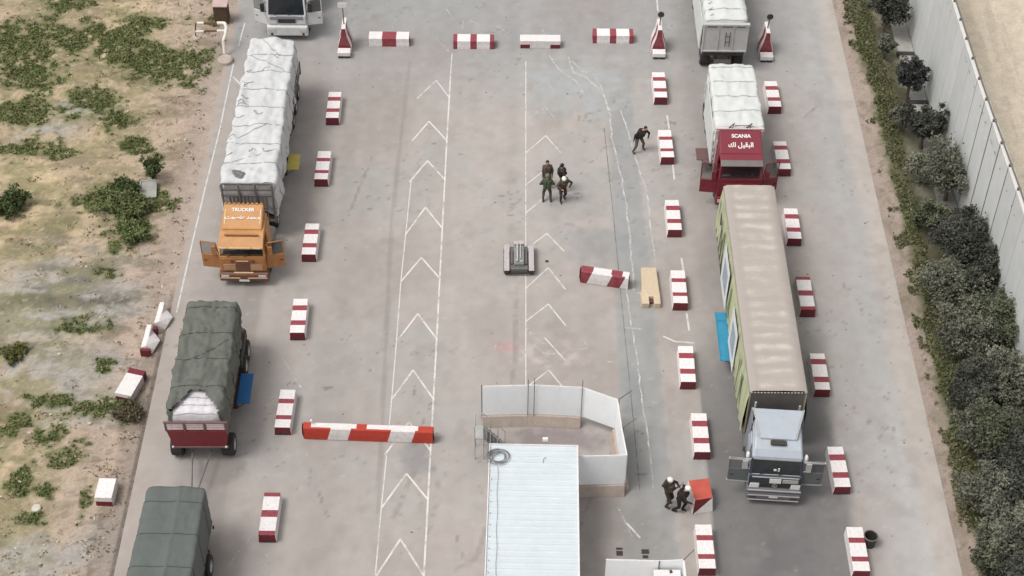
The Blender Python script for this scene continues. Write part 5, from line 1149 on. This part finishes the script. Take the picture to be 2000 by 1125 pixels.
TREES = [(1722, 20, 1.15, 3.0, DK, 'bushy dark tree at the top edge beside the wall'), (1768, 150, .9, 2.8, (74, 75, 72), 'darkest round tree in the upper part of the row'),
         (1718, 92, .6, 1.4, OL, 'small grey-green bush left of the darkest tree'), (1795, 248, 1.0, 2.6, DK, 'tree with ragged twigs reaching towards the wall'), (1752, 232, .7, 1.4, OL, 'low olive bush left of the ragged tree'),
         (1845, 345, 1.6, 3.0, OL, 'broad grey-green olive tree leaning over the wall foot'), (1790, 325, .9, 1.9, GR, 'pale olive bush below the low bush'), (1868, 475, 1.7, 3.0, DK, 'large dark olive tree level with the second dark gap at the wall foot'),
         (1812, 425, 1.0, 2.0, BR, 'mid green bush left of the large dark olive tree'), (1912, 530, 1.3, 3.0, DK, 'dense dark tree against the wall above the canopy gap'), (1842, 560, 1.35, 2.5, OL, 'wide olive tree at the soil edge, mid row'),
         (1935, 640, 1.6, 3.0, BR, 'spreading mid green tree against the wall'), (1875, 655, 1.5, 2.7, OL, 'dusty olive tree left of the spreading tree'), (1965, 755, 1.6, 3.0, GR, 'pale olive tree at the right frame edge'),
         (1893, 762, 1.55, 2.8, DK, 'dark olive tree at the soil edge below the dusty one'), (1955, 865, 1.7, 3.1, BR, 'tall mid green tree near the right frame edge'), (1908, 855, 1.2, 2.3, OL, 'olive tree with thin crown beside the soil edge'),
         (1990, 935, 1.6, 3.0, DK, 'dark tree cut by the right frame edge'), (1930, 965, 1.45, 2.6, OL, 'low wide olive tree by the pale gravel'), (1972, 1045, 1.6, 2.9, GR, 'pale tree near the bottom right corner'),
         (1932, 1090, 1.0, 2.0, BR, 'small bush at the bottom right by the gravel'), (2005, 1120, 1.6, 3.0, DK, 'dark tree in the bottom right corner')]
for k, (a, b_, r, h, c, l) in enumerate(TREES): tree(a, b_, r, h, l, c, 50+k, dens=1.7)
# weeds: right verge and left field patches, uncountable
def scatter_weeds(name, pts, hgt, cols, size, label):
    N = len(pts); r = np.random.default_rng(N); c = np.concatenate([pts, r.uniform(.02, 1, (N, 1))*hgt[:, None]], 1)
    o = link(name, leaf_mesh(name, c, size, cols, LEAFM, up=.1, asp=2.4)); tag(o, label, 'weeds', kind='stuff'); return o
N = 42000; xs = rng.uniform(20.3, 23.3, N); ys_ = rng.uniform(40, 100, N)
dens = fbm(xs*1.3, ys_*.8, 501); ok = dens+sm(20.7, 21.3, xs)*.30-sm(21.7, 22.3, xs)*.4 > .62; xs, ys_ = xs[ok], ys_[ok]; n_ = len(xs)
cl = np.stack([lin(c) for c in ((100, 108, 66), (116, 116, 84), (86, 98, 58), (132, 122, 96))])[rng.integers(0, 4, n_)]*rng.uniform(.7, 1.25, (n_, 1))
scatter_weeds('verge_weeds', np.stack([xs, ys_], 1), np.full(n_, .14), cl, .08, 'green weeds along the verge between soil and olive trees')
N = 300000; xs = rng.uniform(-38, -18.0, N); ys_ = rng.uniform(40, 97, N); g = green_mask(xs, ys_)
ok = g*rng.uniform(.3, 1, N) > .42; xs, ys_, g = xs[ok], ys_[ok], g[ok]; n_ = len(xs)
zz = left_h(xs, ys_); pts = np.stack([xs, ys_], 1)
cl = np.stack([lin(c) for c in ((112, 122, 72), (126, 130, 84), (92, 106, 60), (142, 136, 94), (76, 90, 54))])[rng.integers(0, 5, n_)]*(.65+.7*fbm(xs*2, ys_*2, 520))[:, None]
c = np.concatenate([pts, (zz+rng.uniform(.0, .10, n_))[:, None]], 1)
tag(link('field_weeds', leaf_mesh('field_weeds', c, .075, cl, LEAFM, up=.3, asp=2.2)), 'patches of low green weeds on the dry soil left of the road', 'weeds', kind='stuff')
N = 60000; xs = rng.uniform(-38, -17.45, N); ys_ = rng.uniform(40, 97, N); q = fbm(xs*1.6, ys_*2.6, 540)+sm(-18.9, -18.1, xs)*.05; ok = q > .63; xs, ys_ = xs[ok], ys_[ok]; n_ = len(xs)
cl = np.stack([lin(c) for c in ((140, 126, 100), (124, 112, 88), (164, 148, 118), (206, 190, 164))])[rng.integers(0, 4, n_)]*rng.uniform(.7, 1.2, (n_, 1))
tag(link('dry_scrub', leaf_mesh('dry_scrub', np.concatenate([np.stack([xs, ys_], 1), (left_h(xs, ys_)+rng.uniform(.0, .07, n_))[:, None]], 1), .07, cl, LEAFM, up=.5, asp=2.0)), 'dry brown scrub and stubble scattered over the left soil', 'scrub', kind='stuff')
for k, (a, b_, r, h, c, l) in enumerate([(240, 400, .9, .8, (118, 126, 82), 'wide green bush below the small concrete slab'), (258, 455, .7, .6, (112, 122, 78), 'green bush trailing down from the wide bush'), (300, 330, .45, 1.2, (84, 96, 60), 'narrow upright bush above the small slab'),
                                         (18, 398, .7, .9, (80, 92, 56), 'round bush at the left frame edge'), (245, 365, .6, .8, (78, 90, 54), 'dark bush left of the small slab'), 
                                         (250, 805, .5, .35, (104, 94, 74), 'dark dead bush below the off-white block'), 
                                         (30, 690, .5, .4, (104, 104, 64), 'low yellowish bush at the left frame edge, lower down')]):
    tree(a, b_, r, h, l, c, 90+k, dens=.9, cat='bush', name='bush', grp='bushes on the left field')

t = thing('metal_cabinet', 'rusty brown cabinet with a pale lid at the top edge beside the road', 'cabinet', (*G(433, 47), 0), 0)
build('cabinet_body', MB().box(-.42, .42, 0, .8, 0, 1.25), mat('rusty_brown', S(96, 76, 58), .85, var=.25, scale=4, dirt=.5, dcol=S(74, 70, 50)), t, bevel=.03)
build('lid', MB().box(-.47, .47, -.05, .85, 1.25, 1.33), mat('pale_lid', S(206, 180, 172), .7), t, bevel=.02)
# ------------------------------------------------------------------ pipe frame, slab, disc, litter
gx, gy = G(440, 122)
t = thing('pipe_gate', 'white bent pipe frame standing on a round concrete foot beside the road', 'pipe', (gx, gy, 0), 0)
pp = MB(); x2, y2 = G(384, 44, 1.6); dx, dy = x2-gx, y2-gy
p_ = lambda px, py, z: Vector((G(px, py, z)[0]-gx, G(px, py, z)[1]-gy, z))
pp.path([p_(439, 104, .2), p_(436, 80, .9), p_(441, 66, 1.2), p_(442, 50, 1.5), p_(438, 45, 1.5), p_(424, 45, 1.5)], .10, 8); pp.path([p_(398, 45, 1.5), p_(385, 45, 1.5)], .08, 8); pp.path([p_(442, 60, 1.2), p_(424, 60, 1.15)], .07, 8); pp.path([p_(398, 61, 1.1), p_(382, 62, 1.1)], .07, 8)
build('pipe', pp, M['pipew'], t, smooth=False)
pr_ = MB().path([p_(424, 45, 1.5), p_(398, 45, 1.5)], .085, 8).path([p_(424, 60, 1.15), p_(398, 61, 1.1)], .065, 8).tube(p_(382, 45, 1.5), p_(382, 72, .0), .04); build('rusty_pipe', pr_, mat('rust', S(120, 84, 64), .8, var=.2), t)
build('concrete_foot', MB().lathe([(-.1, .48), (.18, .46), (.24, .38), (.24, .01)], (0, .1, 0), 'z', 16), M['concrete'], t)
build('concrete_foot', MB().lathe([(-.1, .36), (.1, .34), (.14, .01)], (p_(382, 74, 0).x, p_(382, 74, 0).y, 0), 'z', 14), M['concrete'], t)
t = thing('manhole_slab', 'small tilted concrete slab with a pale rim among the bushes', 'slab', (*G(291, 375), .02), .12)
build('slab', MB().hexa([(-.42, -.62, -.1), (.42, -.62, -.1), (.42, .62, -.1), (-.42, .62, -.1), (-.42, -.62, .12), (.42, -.62, .12), (.42, .62, .26), (-.42, .62, .26)]), M['footc'], t, bevel=.03)
build('rim', MB().path([Vector(p) for p in ((-.42, -.62, .14), (.42, -.62, .14), (.42, .62, .28), (-.42, .62, .28), (-.42, -.62, .14))], .035), M['lgrey'], t)
t = tag(build('disc', MB().lathe([(-.05, .2), (.05, .22), (.09, .18), (.10, .01)], (0, 0, 0), 'z', 18), mat('disc_white', S(214, 210, 196), .7, dirt=.4, dcol=S(180, 176, 150)), None, (*G(72, 995), .08)), 'small pale round disc on the soil in the lower left', 'disc')
rk = MB()
for k in range(26):
    a = random.uniform(-30, -18.2); b_ = random.uniform(44, 92); s_ = random.uniform(.04, .11); rk.ball((a, b_, left_h(np.array(a), np.array(b_)).item()+s_*.3), s_, 1.2, .9, .6, 7)
tag(build('stones', rk, mat('pale_stone', S(206, 196, 178), .9, var=.15)), 'pale stones strewn over the left soil', 'stones', kind='stuff')
cl_ = tag(build('dirt_clod', MB().ball((0, 0, .04), .09, 1.1, .8, .6, 8), M['dark'], None, (*G(1068, 511), 0)), 'small dark lump on the tarmac right of the robot', 'debris')
cl_ = tag(build('drain_grate', MB().box(-.14, .14, -.12, .12, 0, .03).box(-.14, .14, .2, .3, 0, .03), M['dark'], None, (*G(1210, 1081), 0)), 'small dark metal plates above the lower screen, left', 'plate')
cl_ = tag(build('drain_grate', MB().box(-.16, .16, -.1, .1, 0, .06).box(-.12, .12, -.35, -.2, 0, .03), M['dark'], None, (*G(1260, 1078), 0)), 'small dark metal plates above the lower screen, right', 'plate')

gm = MB()
for k in range(150):
    px_ = random.choice((random.uniform(9.3, 19.5), random.uniform(-16.8, -8), random.uniform(-6, 8))); yy = random.uniform(43, 92); r_ = random.uniform(.018, .045); gm.ball((px_, yy, .01), r_, random.uniform(.8, 1.6), 1, .5, 6)
tag(build('grit', gm, mat('grit_dark', S(120, 108, 100), .9, var=.4)), 'scattered grit and crumbs on the tarmac', 'grit', kind='stuff')
# ------------------------------------------------------------------ people
def ik(a, b, l1, l2, pole):
    a = Vector(a); b = Vector(b); d = b-a; L = min(d.length, (l1+l2)*.995); d.normalize(); b2 = a+d*L
    x = (l1*l1-l2*l2+L*L)/(2*L); h = math.sqrt(max(0, l1*l1-x*x)); p = Vector(pole); p = (p-d*p.dot(d)).normalized()
    return a+d*x+p*h, b2
def person(label, xy, rz, hip=(0, 0, .93), chest=(0, 0, 1.36), head=(0, -.02, 1.62), hands=((-.30, -.08, .82), (.30, -.08, .82)), feet=((-.13, 0, 0), (.13, 0, 0)), top=(90, 80, 70), legs=(80, 75, 72),
           elb=((-1, .6, 0), (1, .6, 0)), helmet=None, vest=None, hat=None, knees=(0, -1, 0), hair=True, camo=.2, scale=1.10):
    t = thing('person', label, 'person', (xy[0], xy[1], 0), rz); t.scale = (scale,)*3
    hip = Vector(hip); chest = Vector(chest); head = Vector(head); mb = MB(); seg = []
    def cap(a, b, r0, r1, reg):
        a = Vector(a); b = Vector(b); mb.tube(a, b, r0, r1, 10); mb.ball(a, r0, n=10); mb.ball(b, r1, n=10); seg.append((a, b, reg, max(r0, r1)))
    up = (chest-hip).normalized()
    for s_ in (-1, 1):
        cap(hip+Vector((s_*.07, 0, 0)), chest+Vector((s_*.08, 0, -.05)), .135, .15, 1)
        sh = chest+Vector((s_*.175, 0, .04)); cap(chest+Vector((s_*.06, 0, .03)), sh, .10, .075, 1)
        i = 0 if s_ < 0 else 1
        e, h = ik(sh, hands[i], .30, .27, elb[i]); cap(sh, e, .072, .058, 1); cap(e, h, .056, .038, 1)
        dr = (h-e).normalized(); sd_ = dr.cross(Vector((0, 0, 1)))
        if sd_.length < .1: sd_ = Vector((0, 1, 0))
        sd_.normalize(); nr = dr.cross(sd_).normalized()
        palm = h+dr*.075; cap(h+sd_*.015, palm+sd_*.02, .028, .026, 3); cap(h-sd_*.01, palm-sd_*.02, .026, .024, 3)
        for f, (o_, l_) in enumerate(((.034, .062), (.012, .072), (-.012, .068), (-.034, .052))):
            k0 = palm+sd_*o_+dr*.01; k1 = k0+dr*l_*.55+nr*.006; k2 = k1+dr*l_*.38+nr*.026; cap(k0, k1, .0105, .0095, 3); cap(k1, k2, .0095, .008, 3)
        th0 = h+sd_*.03+dr*.02; cap(th0, th0+sd_*.035+dr*.035+nr*.012, .013, .010, 3)
        ft = Vector(feet[i]); hj = hip+Vector((s_*.09, 0, -.04)); ank = ft+Vector((0, .03, .10))
        k, ank = ik(hj, ank, .44, .42, (knees[0]+s_*.15, knees[1], knees[2])); cap(hj, k, .105, .075, 2); cap(k, ank, .072, .055, 2)
        cap(ank+Vector((0, 0, -.03)), ank+Vector((0, -.16, -.06)), .046, .038, 4); cap(ank+Vector((0, .03, -.05)), ank+Vector((0, -.05, -.055)), .042, .042, 4)
    nk = head-(head-chest).normalized()*.10; cap(chest+Vector((0, 0, .08)), nk, .058, .052, 3)
    mb.ball(head, .105, .80, .95, 1.12, 14); seg.append((head, head, 3, .1)); mb.ball(head+Vector((0, -.02, -.055)), .075, .80, .9, 1, 12)
    mb.ball(head+Vector((0, -.105, -.015)), .018, .8, 1, 1.4, 8)
    for s_ in (-1, 1): mb.ball(head+Vector((s_*.086, .005, -.01)), .022, .5, .8, 1.2, 8)
    o = build('body', mb, [M['skin']], t)
    rm2 = o.modifiers.new('r', 'REMESH'); rm2.mode = 'VOXEL'; rm2.voxel_size = .0125
    smo = o.modifiers.new('s', 'SMOOTH'); smo.factor = .5; smo.iterations = 2
    dg = bpy.context.evaluated_depsgraph_get(); me = bpy.data.meshes.new_from_object(o.evaluated_get(dg)); o.modifiers.clear(); o.data = me; me.materials.clear()
    c1 = mat('cloth_%d_%d_%d' % top, S(*top), .9, var=camo, scale=14); c2 = mat('cloth_%d_%d_%d' % legs, S(*legs), .9, var=camo, scale=14)
    for m_ in (M['skin'], c1, c2, M['skin'], M['black'], mat('eye_dark', (.01, .01, .01, 1), .3), mat('lip', (.25, .09, .07, 1), .6)): me.materials.append(m_)
    nf = len(me.polygons); C = np.zeros(nf*3, 'f'); me.polygons.foreach_get('center', C); C = C.reshape(-1, 3); best = np.full(nf, 1e9); idx = np.zeros(nf, int)
    for a, b, reg, r in seg:
        a = np.array(a); b = np.array(b); v_ = b-a; tt = np.clip(((C-a)@v_)/(v_@v_+1e-9), 0, 1); d = np.linalg.norm(C-a-tt[:, None]*v_, axis=1)-r*.9; w_ = d < best; best[w_] = d[w_]; idx[w_] = reg
    hd = np.array(head)
    for s_ in (-1, 1): idx[np.linalg.norm(C-hd-np.array([s_*.034, -.095, .008]), axis=1) < .014] = 5
    idx[(np.abs(C[:, 0]-hd[0]) < .026) & (np.abs(C[:, 2]-hd[2]+.062) < .009) & (C[:, 1] < hd[1]-.07)] = 6
    me.polygons.foreach_set('material_index', idx.astype('i')); me.polygons.foreach_set('use_smooth', np.ones(nf, bool)); me.update()
    if hair and not helmet:
        h = MB().ball(head+Vector((0, .018, .028)), .112, .84, .92, .98, 14); h.f = [f for f in h.f if not (sum(h.v[i][1] for i in f)/4 < head.y-.03 and sum(h.v[i][2] for i in f)/4 < head.z+.045)]; h.m = [0]*len(h.f); build('hair', h, hat or M['hairb'], t, smooth=True)
    if helmet:
        h = MB().ball(head+Vector((0, .012, .035)), .135, .88, 1.02, .92, 16); h.f = [f for f in h.f if sum(h.v[i][2] for i in f)/4 > head.z+.0]; h.m = [0]*len(h.f); build('helmet', h, helmet, t, smooth=True)
    if vest:
        a = hip.lerp(chest, .35); v_ = MB().tube(a+Vector((0, 0, 0)), chest+Vector((0, 0, .03)), .225, .225, 14); v_.v = [(x, a.y+(y-a.y)*.86 if False else y, z) for x, y, z in v_.v]
        vo = build('vest', v_, vest, t, bevel=.03)
        pm_ = MB()
        for k in (-.1, 0, .1): pm_.box(a.x+k-.04, a.x+k+.04, a.y-.23, a.y-.17, a.z+.02, a.z+.15)
        build('pouch', pm_, vest, vo, bevel=.01)
    return t
DV = mat('vest_black', S(42, 38, 36), .9, var=.3, scale=12); VO = mat('vest_olive', S(78, 70, 58), .9, var=.35, scale=14); WH = mat('helmet_white', S(248, 244, 240), .5, var=.03)
GH = mat('helmet_olive', S(110, 116, 98), .7, var=.15, scale=10)
person('lone person in a black jacket and grey trousers standing near the wavering line', G(1247, 295), .5, hip=(0, .05, .92), chest=(.10, -.08, 1.30), head=(.22, -.18, 1.52), hands=((-.32, .0, .86), (.30, -.34, 1.02)),
       feet=((-.32, -.02, 0), (.30, .02, 0)), top=(44, 38, 35), legs=(96, 86, 80), vest=DV)
person('person in a brown jacket with dark hair partly hidden behind the one in green', G(1068, 366), .1, top=(98, 84, 76), legs=(92, 80, 72), hands=((-.22, -.1, .84), (.24, -.1, .86)))
person('person in an olive green uniform with elbows out, facing away', G(1068, 393), math.pi, top=(78, 88, 70), legs=(74, 80, 66), hands=((-.17, -.12, 1.02), (.17, -.12, 1.02)), elb=((-1, .6, -.2), (1, .6, -.2)), feet=((-.19, .02, 0), (.19, .02, 0)), helmet=GH)
person('person in a white helmet and dark camouflage leaning forward in the group', G(1098, 391), .25, hip=(0, .05, .9), chest=(.04, -.10, 1.30), head=(.0, -.22, 1.54), top=(86, 74, 62), legs=(62, 50, 52), vest=VO, helmet=WH, hands=((-.16, -.36, 1.06), (.28, -.26, 1.0)), feet=((-.12, -.16, 0), (.14, .14, 0)), camo=.5)
person('dark clothed person half hidden behind the white helmeted one', G(1096, 372), 1.9, top=(66, 56, 48), legs=(56, 48, 46), hands=((-.2, -.2, .95), (.24, -.06, .84)), feet=((-.12, -.1, 0), (.13, .06, 0)), vest=DV, camo=.4)
p6 = person('person in a white helmet with one arm raised to the head', G(1303, 987), .9, top=(70, 58, 48), legs=(72, 60, 50), helmet=WH, vest=VO, hands=((-.14, .10, 1.66), (.22, -.34, 1.22)), elb=((-1, .1, .3), (1, .3, -.6)), feet=((-.12, -.05, 0), (.16, .05, 0)), camo=.45, scale=1.12)
person('person in a white helmet and black clothes leaning on the orange-red block', G(1322, 997), 1.15, hip=(0, -.06, .90), chest=(0, -.24, 1.33), head=(.02, -.36, 1.58), top=(40, 38, 36), legs=(36, 40, 38), helmet=WH, vest=DV, hands=((-.20, -.62, 1.02), (.28, -.10, 1.0)), elb=((-1, .2, -.4), (1, .8, .3)), feet=((-.10, .12, 0), (.12, -.22, 0)), camo=.3)
gx, gy = G(1303, 985)
rfl = thing('rifle', 'short dark rifle carried by the person with the raised arm', 'rifle', (gx+.42, gy+.02, 1.25), 2.2)
build('barrel', MB().tube((0, -.30, .10), (0, -.02, .02), .012).box(-.02, .02, -.12, .14, -.03, .03), M['dark'], rfl); build('stock', MB().hexa([(-.018, .14, -.04), (.018, .14, -.04), (.018, .34, -.08), (-.018, .34, -.08), (-.018, .14, .02), (.018, .14, .02), (.018, .34, .02), (-.018, .34, .02)]), M['black'], rfl)
